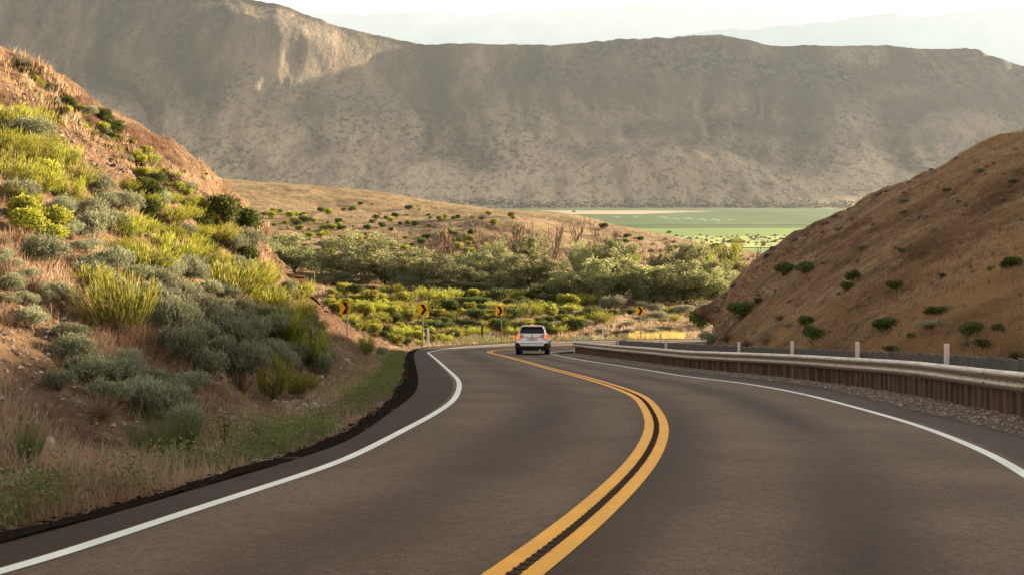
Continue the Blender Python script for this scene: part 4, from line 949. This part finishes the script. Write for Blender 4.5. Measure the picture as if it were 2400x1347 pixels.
tufts("pale_grass", W3, rng.uniform(.15, .38, len(W3)), 10, 'drygrass', .010, .6, seed=9)
def pebbles(name, pts, smin, smax, seed=1):
    rng = np.random.default_rng(seed); n = len(pts); P = np.array(pts)
    base = np.array([(0, 0, 1), (1, 0, 0), (0, 1, 0), (-1, 0, 0), (0, -1, 0), (0, 0, -1)], float) * [1, .8, .6]
    tri = np.array([(0, 1, 2), (0, 2, 3), (0, 3, 4), (0, 4, 1), (5, 2, 1), (5, 3, 2), (5, 4, 3), (5, 1, 4)])
    a = rng.uniform(0, 6.28, n); s = (smin + (smax - smin) * rng.random(n) ** 3)
    B = base[None] * rng.uniform(.6, 1.3, (n, 6, 1)); x = B[..., 0] * np.cos(a)[:, None] - B[..., 1] * np.sin(a)[:, None]; y = B[..., 0] * np.sin(a)[:, None] + B[..., 1] * np.cos(a)[:, None]
    V = (np.stack([x, y, B[..., 2]], -1) * s[:, None, None] + P[:, None]).reshape(-1, 3)
    Fq = (tri[None] + (np.arange(n) * 6)[:, None, None]).reshape(-1, 3)
    return add(name, mesh_np(name, V, [Fq], [M['pebble']], tint=np.repeat(rng.random(n), 6), smooth=False), kind='stuff')
# ------------------------------------------------------------------ guardrails on plank walls
Gpx = [(2400, 988), (2080, 923.5), (1827, 889), (1612, 866), (1480, 848), (1395, 836.5), (1346, 829.8)]
Gw = [(3.2, -6), (5.8, 4), (7.2, 12)] + P2(Gpx); Gc, Gs = arc(Gw, step=.05); Gc = smooth1(Gc, 12, 2)
Gn = normals(Gc)                            # points away from the road
p = []; rng = np.random.default_rng(31)
for _ in range(15000):
    i = int(len(Gc) * (1 - rng.random() ** 1.0)); i = min(i, len(Gc) - 1); i = max(i, 120)
    c = Gc[i]; j = int(np.argmin(np.hypot(Fc[:, 0] - c[0], Fc[:, 1] - c[1]))); t = rng.random() ** .8 * 1.02; q = Fc[j] + (c - Fc[j]) * t
    p.append((q[0], q[1], float(zr(*q)) + .01 + .06 * t))
pebbles("roadside_gravel", p, .012, .05, 32)
GV = []; NS = 5
for t in np.linspace(-.06, 1.1, NS):
    j = [int(np.argmin(np.hypot(Fc[:, 0] - c[0], Fc[:, 1] - c[1]))) for c in Gc[::10]]
    q = Fc[j] + (Gc[::10] - Fc[j]) * t; GV.append(np.column_stack([q, zr(q[:, 0], q[:, 1]) + .004 + .07 * max(t, 0)]))
add("gravel_strip", mesh_np("gravel_strip", np.concatenate(GV), [grid_faces(NS, len(GV[0]))], [M['gravel_ground']]), kind='structure')
p = []
for _ in range(5200):
    i = int(len(Ec) * rng.random() ** 1.3 * .62) + 20; q = Ec[i] + n_e[i] * -(.36 + rng.random() ** 2 * 1.6)
    if float(fbm(np.array([q[0] * .9]), np.array([q[1] * .9]), 3, 93)[0]) > .1 and rng.random() < .7: continue
    g = ground_at(q[0], q[1], 12)
    if g: p.append(tuple(g))
pebbles("roadside_gravel", p, .012, .055, 33)
p = sample(3800, (0, 200, 960, 1120), ("embankment",), None, 34); pebbles("slope_stones", p, .02, .085, 35)
PROF = [(0.0, .312), (-.030, .306), (-.062, .285), (-.083, .250), (-.083, .215), (-.055, .182), (-.018, .165), (-.012, .147), (-.055, .130), (-.083, .098), (-.083, .062), (-.062, .027), (-.030, .006), (0.0, .0)]
def rail_run(label, curve, nrm, arcs, htop, s_from, s_to, facing, cat="guardrail", name="guardrail", boards=(), blen=.40, bmat='wood', wob=0.0):
    i0, i1 = int(s_from / .05), min(int(s_to / .05), len(curve) - 1)
    mid = (i0 + i1) // 2; org = np.array([*curve[i0], float(zr(*curve[i0]))])
    root = add(name, None, loc=org, label=label, category=cat)
    def pt(i, off, z):                      # off: away from the road
        i = max(0, min(len(curve) - 1, i)); q = curve[i] + nrm[i] * off; return np.array([q[0], q[1], float(zr(*curve[i])) + z]) - org
    step = 76; k = 0
    for a in range(i0, i1, step):
        b = min(a + step + 4, i1); idx = list(range(a, b + 1, 6)); 
        if idx[-1] != b: idx.append(b)
        if len(idx) < 2: continue
        V = []; off0 = -.004 * (k % 2); k += 1
        for i in idx:
            w = wob * float(fbm(np.array([i * .006]), np.zeros(1), 3, 96)[0]); ht = htop(arcs[i]) + w * .5; w2 = wob * float(fbm(np.array([i * .008]), np.zeros(1), 3, 97)[0])
            for x, z in PROF: V.append(pt(i, x * facing + off0 + w2, ht - .312 + z))
            for x, z in PROF[::-1]: V.append(pt(i, x * facing + off0 + w2 + .012, ht - .312 + z))
        r = len(PROF) * 2; V = np.array(V).reshape(len(idx), r, 3)
        V = np.concatenate([V, V[:, :1]], 1); me = mesh_np("rail_beam", V.reshape(-1, 3), [grid_faces(len(idx), r + 1)], [M['metal']])
        add("rail_beam", me, root)
    # slots and bolts
    mb = MB()
    for i in range(i0, i1, 7):
        c = pt(i, (-.022 if facing > 0 else .03) - .004, htop(arcs[i]) - .157); mb.box(c - [.006, .012, .010], c + [.006, .012, .010])
    for i in range(i0 + 4, i1, 38):
        for z in (.085, .235):
            c = pt(i, -.088 if facing > 0 else .09, htop(arcs[i]) - .312 + z); mb.box(c - [.008, .02, .010], c + [.008, .02, .010])
    add("bolts", mb.mesh("bolts", M['dark_steel']), root, kind='stuff')
    # planks
    cache = {}; s = s_from + .15; rg = random.Random(4)
    while s < s_to - .2:
        Y = curve[int(s / .05)][1]; w = next((bw for y0, y1, bw in boards if y0 <= Y < y1), .33); w *= rg.choice((.9, 1.0, 1.12)); w = round(w, 2)
        i, j = int(s / .05), min(int((s + w) / .05), len(curve) - 1)
        a = curve[i] + nrm[i] * .03; b = curve[j] + nrm[j] * .03; L = np.linalg.norm(b - a); ang = math.atan2(b[1] - a[1], b[0] - a[0])
        hgt = blen + rg.choice((0, .01, -.01, .02)); key = (w, round(hgt, 2))
        if key not in cache:
            mb = MB(); mb.box((0, -.025, -.18), (w - .010, .025, hgt), 0); 
            me = mb.mesh("board", [M[bmat], M['lit_edge']], bevel=.004)
            for f in me.polygons:
                if f.normal.x < -.9: f.material_index = 1
            cache[key] = me
        z = float(zr(*curve[i]))
        add("board", cache[key], root, loc=(a[0] - org[0], a[1] - org[1], z - org[2]), rot=(rg.uniform(-.02, .02), 0, ang - facing * .10 + rg.uniform(-.03, .03)))
        s += w
    for i in range(i0 + 6, i1, 38):         # posts behind the planks
        if i % 76 < 38: 
            c = pt(i, .14, 0); mb = MB().box((-.08, -.06, -.3), (.08, .06, .66)); add("post", mb.mesh("post", M[bmat], bevel=.006), root, loc=c)
    return root
hk = [(np.argmin(np.hypot(Gc[:, 0] - q[0], Gc[:, 1] - q[1])) * .05, h) for q, h in zip(P2(Gpx), (.74, .755, .70, .675, .68, .70, .71))]
hk.sort(); hs_ = [a for a, b in hk]; hh_ = [b for a, b in hk]
b0s = int(np.argmin(np.abs(Gc[:, 1] - 11))) * .05
rail_run("long bent steel guardrail on dark planks along the inside of the curve", Gc, Gn, Gs, lambda s: float(np.interp(s, hs_, hh_)), b0s, Gs[-1], 1,
         boards=((0, 31, .34), (31, 44.5, .62), (44.5, 99, .33)), blen=.42, wob=.05)
Bc, Bs = arc(Gc[::40] + Gn[::40] * 2.35, step=.05); Bc = smooth1(Bc, 12, 2); Bn = normals(Bc)
rail_run("second plank barrier seen from behind between the road and the dry hill", Bc, Bn, Bs, lambda s: .70, b0s + 3, Bs[-1], -1, boards=((0, 99, .52),), blen=.74, bmat='grey_wood', wob=.03)

# ------------------------------------------------------------------ marker posts
def marker(x, ytop, wpx, label, d=None, ybase=None, col='white', two=False, name="marker_post", grp="white marker posts"):
    if d is None:
        X_ = Bc[:, 0] - .12; xx, _ = proj(np.column_stack([X_, Bc[:, 1], Bc[:, 1] * 0])); ok = np.where(Bc[:, 1] > 15)[0]; i = ok[np.argmin(np.abs(xx[ok] - x))]
        X0, d = X_[i], Bc[i, 1]; z0 = float(zr(X0, d))
    else:
        X0 = (x - 1200) * d / F; g = ground_at(X0, d, 30); z0 = g.z if g else float(zr(X0, d))
    zt = EYE + (YH - ytop) * d / F; h = zt - z0; w = wpx * d / F / 2
    root = add(name, None, loc=(X0, d, z0), label=label, category="marker post" if grp else "post", group=grp)
    mb = MB().box((-w, -.018, -.2), (w, .018, h)); add("post_body", mb.mesh("post_body", M[col], bevel=.006), root)
    if two:
        mb = MB().box((-w * .86, -.024, h * .66), (w * .86, -.0185, h - .03)); add("reflector", mb.mesh("reflector", M['reflector']), root)
for a in [(2218, 805, 12, "biggest white post with a pinkish top, nearest the frame edge"), (2010, 800, 9.6, "second biggest white post, behind the rail's raised bulge"), (1857, 799, 8, "white post below the two dark hill bushes"), (1732, 801, 6.5, "white post beside the pale shrub at the hill foot"), (1561, 796, 5.5, "white post in front of the tall thin far marker"), (1448, 793, 4.5, "white post beside the brushy mound")]:
    marker(*a, two=True)
for a in [(1372, 789, 4, "third of the trio of short white posts at the rail's end", 78), (1361, 789, 3.6, "middle one of the trio of short white posts", 79), (1348, 787.5, 4.6, "first of the trio of short white posts, by the rail tip", 76), (1500, 794, 5, "short post with white head and black foot under the far chevron", 92)]:
    marker(*a[:4], d=a[4])
marker(1003, 768, 5, "slim tall white marker beside the second chevron sign", d=88.5)
marker(1413, 760, 3.4, "tall thin white marker across the road behind the rail", d=104)
marker(1548, 780, 4, "thin white marker standing on the far road's near side", d=91)
marker(1130, 761, 4.5, "black post standing alone between two chevron signs", d=102, col='dark_steel', name="dark_post", grp=None)
for x, yt, dd_, l in [(957, 797, 92, "short dark fence post nearest the second chevron"), (937, 796, 94, "short dark fence post in the sunlit grass"), (1070, 792, 99, "thin fence post in the grass past the second chevron")]:
    marker(x, yt, 1.6, l, d=dd_, col='bark', name="fence_post", grp="old fence posts")

# ------------------------------------------------------------------ chevron signs
def chevron(x0, x1, y0, y1, xb, d, label, post='galv', yaw=0.0):
    X0 = (xb - 1200) * d / F; g = ground_at(X0, d, 30); z0 = g.z if g else float(zr(X0, d))
    w = (x1 - x0) * d / F / math.cos(yaw); zt = EYE + (YH - y0) * d / F; zb = EYE + (YH - y1) * d / F; h = zt - zb; xc = ((x0 + x1) / 2 - xb) * d / F
    root = add("chevron_sign", None, loc=(X0, d, z0), label=label, category="road sign", group="yellow chevron signs round the bend")
    pw = .038 if post == 'galv' else .05
    add("post", MB().box((-pw, -pw * .6, -.4), (pw, pw * .6, zt - z0 - .04)).mesh("post", M[post], bevel=.008), root)
    pn = add("panel", MB().box((-w / 2, -.004, 0), (w / 2, .0, h)).mesh("panel", M['sign_y'], bevel=.0015), root, loc=(xc, -pw * .6 - .012, zb - z0), rot=(0, 0, yaw))
    c = [(-.30, 1.0), (.06, 1.0), (.42, .5), (.06, 0), (-.30, 0), (.06, .5)]
    c = [(a * w * 1.0, .045 * h + b * h * .91) for a, b in c]
    add("chevron_arrow", MB().prism(c, -.0065, -.0042).mesh("chevron_arrow", M['sign_k']), pn)
chevron(797, 820.5, 705, 736, 814, 74, "nearest and largest yellow chevron sign, beside the crumbling embankment end", yaw=.25)
chevron(981, 1001.5, 711, 737, 990.5, 88, "chevron sign next to the slim white marker, second along the bend", yaw=.12)
chevron(1161.5, 1180, 715.5, 739.5, 1175, 100, "chevron sign between the black post and the white car", yaw=.05)
chevron(1491, 1507.5, 717, 738, 1502.5, 105, "farthest chevron sign, on a pale post across the road", post='post_y', yaw=.05)

# ------------------------------------------------------------------ stones
def stone_mesh(seed):
    bm = bmesh.new(); bmesh.ops.create_icosphere(bm, subdivisions=3, radius=.5); r = np.random.default_rng(seed); o1 = r.uniform(0, 50, 2)
    for v in bm.verts:
        c = v.co; n = float(fbm(np.array([c.x * 2.2 + o1[0] + c.z]), np.array([c.y * 2.2 + o1[1] - c.z]), 3, seed)[0]); v.co = c * (1 + n * .7); v.co.z *= .62
        for q in ((.8, .3, .2), (-.6, .5, .4), (.1, -.9, .3)):
            dq = v.co.dot(Vector(q).normalized()) - .33
            if dq > 0: v.co -= Vector(q).normalized() * dq * .85
    me = bpy.data.meshes.new("stone"); bm.to_mesh(me); bm.free(); return me
ST = [stone_mesh(s) for s in range(4)]
for m_ in ST: m_.materials.append(M['stone'])
SR = [stone_mesh(s + 10) for s in range(3)]
for m_ in SR: m_.materials.append(M['darkrock'])
def stone(x, y, w, label, dark=False, grp="stones on the embankment", nm="stone"):
    h = hit(x, y)
    if h is None: return
    s = w * h[0].y / F; add(nm, random.choice(SR if dark else ST), loc=h[0], rot=(0, 0, random.uniform(0, 6.28)), scale=(s, s, s), label=label, category="rock", group=grp)
for a in [(840, 957, 16, "pale rounded stone in the roadside weeds"), (857, 939, 14, "pale stone uphill of the rounded one"), (912, 843, 14, "whitish stone in the ditch mouth"), (925, 882, 14, "stone half buried in the weeds by the black road edge"), (165, 1005, 22, "pale angular stone below the sage clump"), (110, 1040, 50, "large tan boulder half buried near the green tussock"), (62, 183, 14, "white stone high on the sunlit slope"), (140, 318, 16, "pale stone in the red cut"), (178, 312, 12, "small white stone in the red cut"), (55, 510, 14, "pale stone in the sunlit brush"), (14, 585, 12, "white pebble-like stone on the bare slope"), (130, 760, 20, "stone beside the dead branches"), (880, 870, 34, "flat brown slab in the ditch rubble"), (812, 845, 20, "dark brown stone at the embankment foot"), (120, 950, 12, "little white stone in the orange grass"), (28, 812, 14, "pale stone on the bare slope at the frame edge")]: stone(*a)
for a in [(975, 868, 12, "dark lump on the black road edge"), (740, 900, 16, "brown stone under the last sagebrush"), (770, 908, 14, "dark stone in the rubble below the cut"), (700, 930, 12, "brown stone at the rubble's start"), (430, 404, 18, "dark boulder on the skyline where the ridge ends"), (400, 395, 14, "dark rock on the ridge next to the skyline boulder")]: stone(*a, dark=True)
rg = random.Random(9)
for i, (x, y, w) in enumerate([(1700, 690, 26), (1722, 665, 22), (1800, 598, 26), (1812, 580, 20), (1862, 562, 22), (1890, 548, 20), (1935, 520, 18), (1958, 505, 20), (1990, 488, 14), (2060, 452, 22), (2080, 445, 14), (2130, 425, 12), (2182, 396, 14), (2240, 370, 14), (1640, 770, 30), (1680, 722, 26), (2160, 505, 22), (2170, 508, 20), (2310, 408, 14), (2315, 492, 16), (2200, 548, 14)]):
    for dy in range(2, 60, 3):
        h = hit(x, y + dy)
        if h and h[2] == "dry_hill": break
    stone(x, y + dy + 1, w, auto("dark rock", x, y, w, (12, 30), "hill"), True, "dark rocks on the dry hill", "rock")
# broad-leaved roadside plants
def leafmesh():
    me = bpy.data.meshes.new("leaf"); V = [(0, 0, 0), (.28, .3, .03), (.30, .62, .02), (0, 1, -.12), (-.30, .62, .02), (-.28, .3, .03), (0, .45, -.04)]
    me.from_pydata(V, [], [(0, 1, 6), (1, 2, 6), (2, 3, 6), (3, 4, 6), (4, 5, 6), (5, 0, 6)]); me.materials.append(M['sunleaf']); return me
LF = leafmesh()
for x, y, hp, l in [(525, 1052, 84, "taller broad-leaved weed standing over the pink grass"), (600, 1040, 58, "shorter broad-leaved weed nearer the road bend")]:
    h = hit(x, y)
    if not h: continue
    H = hp * h[0].y / F; root = add("broadleaf_plant", None, loc=h[0], label=l, category="plant", group="broad-leaved weeds")
    for kx in (-.18, 0, .2):
        top = Vector((kx * H, random.uniform(-.1, .1) * H, H * (1 - abs(kx)))); add("stalk", MB().tube([(0, 0, -.03), tuple(top * .5 + Vector((0, 0, .05 * H))), tuple(top)], [.008, .007, .004], 5).mesh("stalk", M['weed']), root)
        for j in range(8):
            t = .3 + .7 * j / 7; s = H * random.uniform(.16, .24); add("leaf", LF, root, loc=top * t, rot=(random.uniform(-.3, .4), random.uniform(-.4, .4), j * 2.4 + kx * 9), scale=s)
h = hit(1453, 806); 
# yellow flower stalks across the road
for x, d, hh, l in [(1453, 98, 46, "slender yellow-flowered stalk beyond the rail"), (1201, 100, 14, "small bright yellow flower clump beside the car")]:
    g = ground_at((x - 1200) * d / F, d, 30)
    if g is None: continue
    H = hh * d / F; root = add("flower_stalk", None, loc=g, label=l, category="flower"); mb = MB().tube([(0, 0, -.05), (0.02, 0, H)], [.02, .012], 5); add("stalk", mb.mesh("stalk", M['weed']), root)
    mb = MB()
    for k in range(14): a = k * 2.4; zz = H * (.55 + .45 * k / 14); c = Vector((math.cos(a) * .05, math.sin(a) * .05, zz)); mb.box(tuple(c - Vector((.03,) * 3)), tuple(c + Vector((.03,) * 3)))
    add("blossom", mb.mesh("blossom", mat("blossom", (.75, .50, .03), .7)), root)
# sprinkler sprays over the crop
spm = mat("water_spray", (.8, .85, .85), .9); spm.node_tree.nodes["Principled BSDF"].inputs["Alpha"].default_value = .3
for i, (x, y, w) in enumerate([(1445, 512, 16), (1487, 511, 14), (1553, 514, 26), (1582, 516, 18), (1612, 516, 22), (1645, 519, 24), (1675, 520, 26), (1712, 518, 14)]):
    X_, d_, _z = fl(x, y); s = w * d_ / F; mb = MB(); pts = []
    for k in range(9): t = k / 8; pts.append((s * (t - .5), 0, s * .28 * 4 * t * (1 - t) * (1 - .5 * t) + .3))
    mb.tube(pts, [.25 + 1.1 * k / 8 for k in range(9)], 5)
    add("sprinkler_spray", mb.mesh("sprinkler_spray", spm), loc=(X_, d_, FZ), label=["faint end", "small second", "pale third", "short fourth", "bright fifth", "clear sixth", "broad seventh", "faint last"][i] + " sprinkler arc in the row across the green crop field", category="sprinkler", group="sprinkler sprays on the crop field")

# ------------------------------------------------------------------ the car
cpaint = mat("white_car_paint", (.90, .89, .87), .33); cpaint.node_tree.nodes["Principled BSDF"].inputs["Coat Weight"].default_value = .5
cblk = mat("black_trim", (.012, .011, .011), .55); cgl = mat("dark_glass", (.012, .012, .014), .08); ctyre = mat("tyre_rubber", (.012, .012, .012), .9)
crim = mat("alloy", (.35, .35, .36), .35, .8); cred = mat("lit_tail_light", (.7, .04, .02), .3, emit=(1, .05, .01), es=.10); corg = mat("lit_brake_glow", (.9, .3, .05), .3, emit=(1, .28, .04), es=.22)
cclr = mat("clear_lens", (.6, .55, .55), .15); cpl = mat("plate_white", (.7, .62, .58), .5); cplr = mat("plate_print", (.45, .10, .06), .5); cbadge = mat("badge_blue", (.03, .05, .16), .3); cchr = mat("bright_trim", (.6, .6, .6), .25, .9)
creflect = mat("red_reflector", (.22, .02, .015), .4)
zs = [(.30, .86, .10, 4.68), (.42, .905, .03, 4.76), (.52, .925, 0, 4.80), (.62, .93, .0, 4.80), (.66, .925, .035, 4.79), (.80, .92, .07, 4.76), (.92, .915, .09, 4.66), (1.02, .905, .10, 4.45), (1.10, .875, .12, 3.75), (1.16, .80, .16, 3.55), (1.28, .755, .25, 3.25), (1.42, .70, .35, 2.9), (1.52, .655, .40, 2.65), (1.58, .60, .36, 2.4), (1.61, .50, .52, 2.2)]
def ring(z, w, y0, y1, n=56, e=6.0):
    R = []
    for k in range(n):
        a = 2 * math.pi * k / n; c, s_ = math.cos(a), math.sin(a); r = (abs(c) ** e + abs(s_) ** e) ** (-1 / e)
        ef = 3.0 if (s_ > 0 and z > .9) else e; r = (abs(c) ** ef + abs(s_) ** ef) ** (-1 / ef)
        R.append((w * c * r, (y0 + y1) / 2 + (y1 - y0) / 2 * s_ * r, z))
    return R
V = []; 
for z, w, y0, y1 in zs: V += ring(z, w, y0, y1)
nR = 56; Fq = [(a * nR + k, a * nR + (k + 1) % nR, (a + 1) * nR + (k + 1) % nR, (a + 1) * nR + k) for a in range(len(zs) - 1) for k in range(nR)]
V.append((0, 1.4, 1.625)); Fq += [((len(zs) - 1) * nR + k, (len(zs) - 1) * nR + (k + 1) % nR, len(V) - 1) for k in range(nR)]
Fq.append(tuple(range(nR))[::-1])
me = bpy.data.meshes.new("body"); me.from_pydata(V, [], Fq); me.materials.append(cpaint); me.polygons.foreach_set("use_smooth", [True] * len(Fq)); me.update()
dcar = 70.5; Xc = (1246.5 - 1200) * dcar / F; ang = math.radians(-3.2)
slope = math.atan(-.10433)
car = add("car", None, loc=(Xc, dcar, float(zr(Xc, dcar)) + .01), rot=(slope, 0, ang), label="white wagon with glowing tail lights driving into the bend", category="car")
add("body", me, car)
def ry(z): return float(np.interp(z, [q[0] for q in zs], [q[2] for q in zs]))
def rearplate(name, poly, off, thick, mt, par=car):
    """flat piece lying on the car's rear: polygon in x, z"""
    n = len(poly); V = [(x, ry(z) - off, z) for x, z in poly] + [(x, ry(z) - off + thick, z) for x, z in poly]
    Fs = [tuple(range(n)), tuple(range(2 * n - 1, n - 1, -1))] + [(i, i + n, (i + 1) % n + n, (i + 1) % n) for i in range(n)]
    m_ = bpy.data.meshes.new(name); m_.from_pydata(V, [], Fs); m_.materials.append(mt)
    bm = bmesh.new(); bm.from_mesh(m_); bmesh.ops.recalc_face_normals(bm, faces=bm.faces); bm.to_mesh(m_); bm.free(); return add(name, m_, par)
rearplate("rear_window", [(-.70, 1.17), (0, 1.155), (.70, 1.17), (.685, 1.24), (.61, 1.48), (.52, 1.51), (-.52, 1.51), (-.61, 1.48), (-.685, 1.24)], .022, .03, cgl)
sp = add("spoiler", MB().box((-.60, .22, 1.535), (.60, .55, 1.60)).mesh("spoiler", cpaint, bevel=.02), car)
add("brake_light", MB().box((-.11, .205, 1.525), (.11, .23, 1.56)).mesh("brake_light", cred, bevel=.005), sp)
add("roof_antenna", MB().prism([(-.02, 1.6), (.02, 1.6), (.008, 1.70), (-.008, 1.70)], .75, .9).mesh("roof_antenna", cpaint), car)
for s in (-1, 1):
    tl = rearplate("tail_light", [(s * .66, .885), (s * .90, .90), (s * .895, 1.02), (s * .84, 1.12), (s * .66, 1.10)], .028, .10, cred)
    rearplate("brake_lens", [(s * .70, .905), (s * .855, .915), (s * .85, .95), (s * .755, .955), (s * .755, 1.03), (s * .84, 1.035), (s * .83, 1.07), (s * .70, 1.06)], .036, .01, corg, tl)
    rearplate("side_lens", [(s * .44, 1.00), (s * .655, .965), (s * .655, 1.10), (s * .56, 1.09)], .026, .02, cblk, tl)
    rearplate("clear_lens", [(s * .50, 1.00), (s * .64, .98), (s * .64, 1.05), (s * .56, 1.06)], .032, .01, cclr, tl)
    bc = rearplate("bumper_corner", [(s * .62, .30), (s * .925, .30), (s * .93, .60), (s * .84, .66), (s * .70, .63)], .022, .12, cblk)
    rearplate("reflector", [(s * .80, .44), (s * .90, .44), (s * .90, .54), (s * .82, .54)], .034, .015, creflect, bc)
    add("roof_rail", MB().tube([(s * .585, .55, 1.59), (s * .60, .62, 1.66), (s * .60, 2.2, 1.665), (s * .58, 2.4, 1.60)], [.02, .022, .022, .02], 6).mesh("roof_rail", cblk, smooth=True), car)
    add("wing_mirror", MB().box((s * .90 if s > 0 else -1.08, 3.25, 1.08), (1.08 if s > 0 else s * .90, 3.38, 1.20)).mesh("wing_mirror", cpaint, bevel=.03), car)
    add("side_window", MB().prism([(0, 0)] * 0 or [(s * .815, 1.16), (s * .665, 1.50), (s * .650, 1.50), (s * .80, 1.16)], .75, 3.1).mesh("side_window", cgl), car)
    add("side_cladding", MB().box((min(s * .90, s * .945), 1.25, .28), (max(s * .90, s * .945), 3.45, .42)).mesh("side_cladding", cblk, bevel=.01), car)
    for yw in (.95, 3.65):
        wh = add("wheel", None, car, loc=(s * .80, yw, .345))
        def cyl(r0, w, seg=28):
            mb = MB(); mb.tube([(-w / 2, 0, 0), (-w / 2 + .02, 0, 0), (w / 2 - .02, 0, 0), (w / 2, 0, 0)], [r0 * .94, r0, r0, r0 * .94], seg); return mb
        add("tyre", cyl(.345, .235).mesh("tyre", ctyre, smooth=False), wh)
        add("rim", cyl(.225, .245, 20).mesh("rim", crim), wh)
        add("wheel_arch", MB().prism([(yw + .42 * math.cos(a), .345 + .42 * math.sin(a)) for a in np.linspace(0, math.pi, 14)] + [(yw - .36 * math.cos(a), .345 + .36 * math.sin(a)) for a in np.linspace(0, math.pi, 14)], -.02, .02).mesh("wheel_arch", cblk), car, loc=(s * .925, 0, 0), rot=(0, 0, math.pi / 2) if False else (0, 0, math.radians(90)))
        car.children[-1].matrix_parent_inverse.identity(); car.children[-1].rotation_euler = (0, 0, math.radians(90)); car.children[-1].location = (s * .93, 0, 0)
rearplate("lower_bumper", [(-.72, .25), (.72, .25), (.74, .50), (.60, .475), (-.60, .475), (-.74, .50)], .026, .2, cblk)
rearplate("bumper_seam", [(-.62, .615), (.62, .615), (.62, .64), (-.62, .64)], .012, .03, cblk)
rearplate("tailgate_seam", [(-.66, .955), (.66, .955), (.66, .968), (-.66, .968)], .010, .03, cblk)
pr = rearplate("plate_recess", [(-.34, .955), (.34, .955), (.26, .745), (-.26, .745)], .012, .03, cclr)
lp = rearplate("number_plate", [(-.155, .80), (.155, .80), (.155, .945), (-.155, .945)], .020, .01, cpl, pr)
rearplate("badge", [(.055 * math.cos(a), 1.06 + .028 * math.sin(a)) for a in np.linspace(0, 6.283, 17)[:-1]], .024, .02, cchr)
rearplate("badge_field", [(.047 * math.cos(a), 1.06 + .022 * math.sin(a)) for a in np.linspace(0, 6.283, 17)[:-1]], .028, .006, cbadge)
# plate print: an arch and a row of blurred blocks
rearplate("plate_arch", [(.10 * math.cos(a), .865 + .055 * math.sin(a)) for a in np.linspace(0, math.pi, 9)] + [(-.05, .868), (.05, .868)][::-1], .0225, .004, cplr, pr)
for k in range(6):
    x = -.12 + k * .048
    if k != 3: rearplate("plate_mark", [(x - .014, .825), (x + .014, .825), (x + .014, .875), (x - .014, .875)], .0235, .003, cblk, pr)
add("underbody", MB().box((-.72, .15, .22), (.72, 4.5, .34)).mesh("underbody", cblk, bevel=.03), car)
add("exhaust_pipe", MB().tube([(.45, .02, .27), (.45, .35, .27)], [.035, .035], 8).mesh("exhaust_pipe", cchr), car)
# golden grass along the sunlit ridge
p = sample(5200, (-20, 110, 640, 640), ("embankment",), lambda X, Y, x, y: float(np.clip(.35 + fbm(np.array([X * .4]), np.array([Y * .4]), 3, 98)[0] * 2.5, 0, 1)) * (1 if y < ridge_y(x) + 60 else 0), 55)
tufts("ridge_grass", p, np.random.default_rng(9).uniform(.2, .5, len(p)), 9, 'drygrass', .03, .6, seed=19)
p = []
for _ in range(2600):
    i = int(len(Ec) * rng.random() ** 1.2 * .62) + 20; q = Ec[i] + n_e[i] * -(rng.normal() * .06 + .10); p.append((q[0], q[1], float(zr(*q)) - .01))
o = pebbles("asphalt_crumbs", p, .008, .028, 61); o.data.materials.clear(); o.data.materials.append(M['edge_asphalt'])
p = sample(5200, (640, 560, 965, 965), ("embankment",), lambda X, Y, x, y: float(np.clip(.45 + fbm(np.array([X * .6]), np.array([Y * .6]), 3, 99)[0] * 2.2, 0, 1)), 65)
pebbles("slope_rubble", p, .03, .14, 66)
p = sample(2600, (0, 150, 640, 620), ("embankment",), lambda X, Y, x, y: 1.0 if ridge_y(x) + 15 < y < ridge_y(x) + 110 else 0.0, 67)
pebbles("cut_rubble", p, .03, .13, 68)
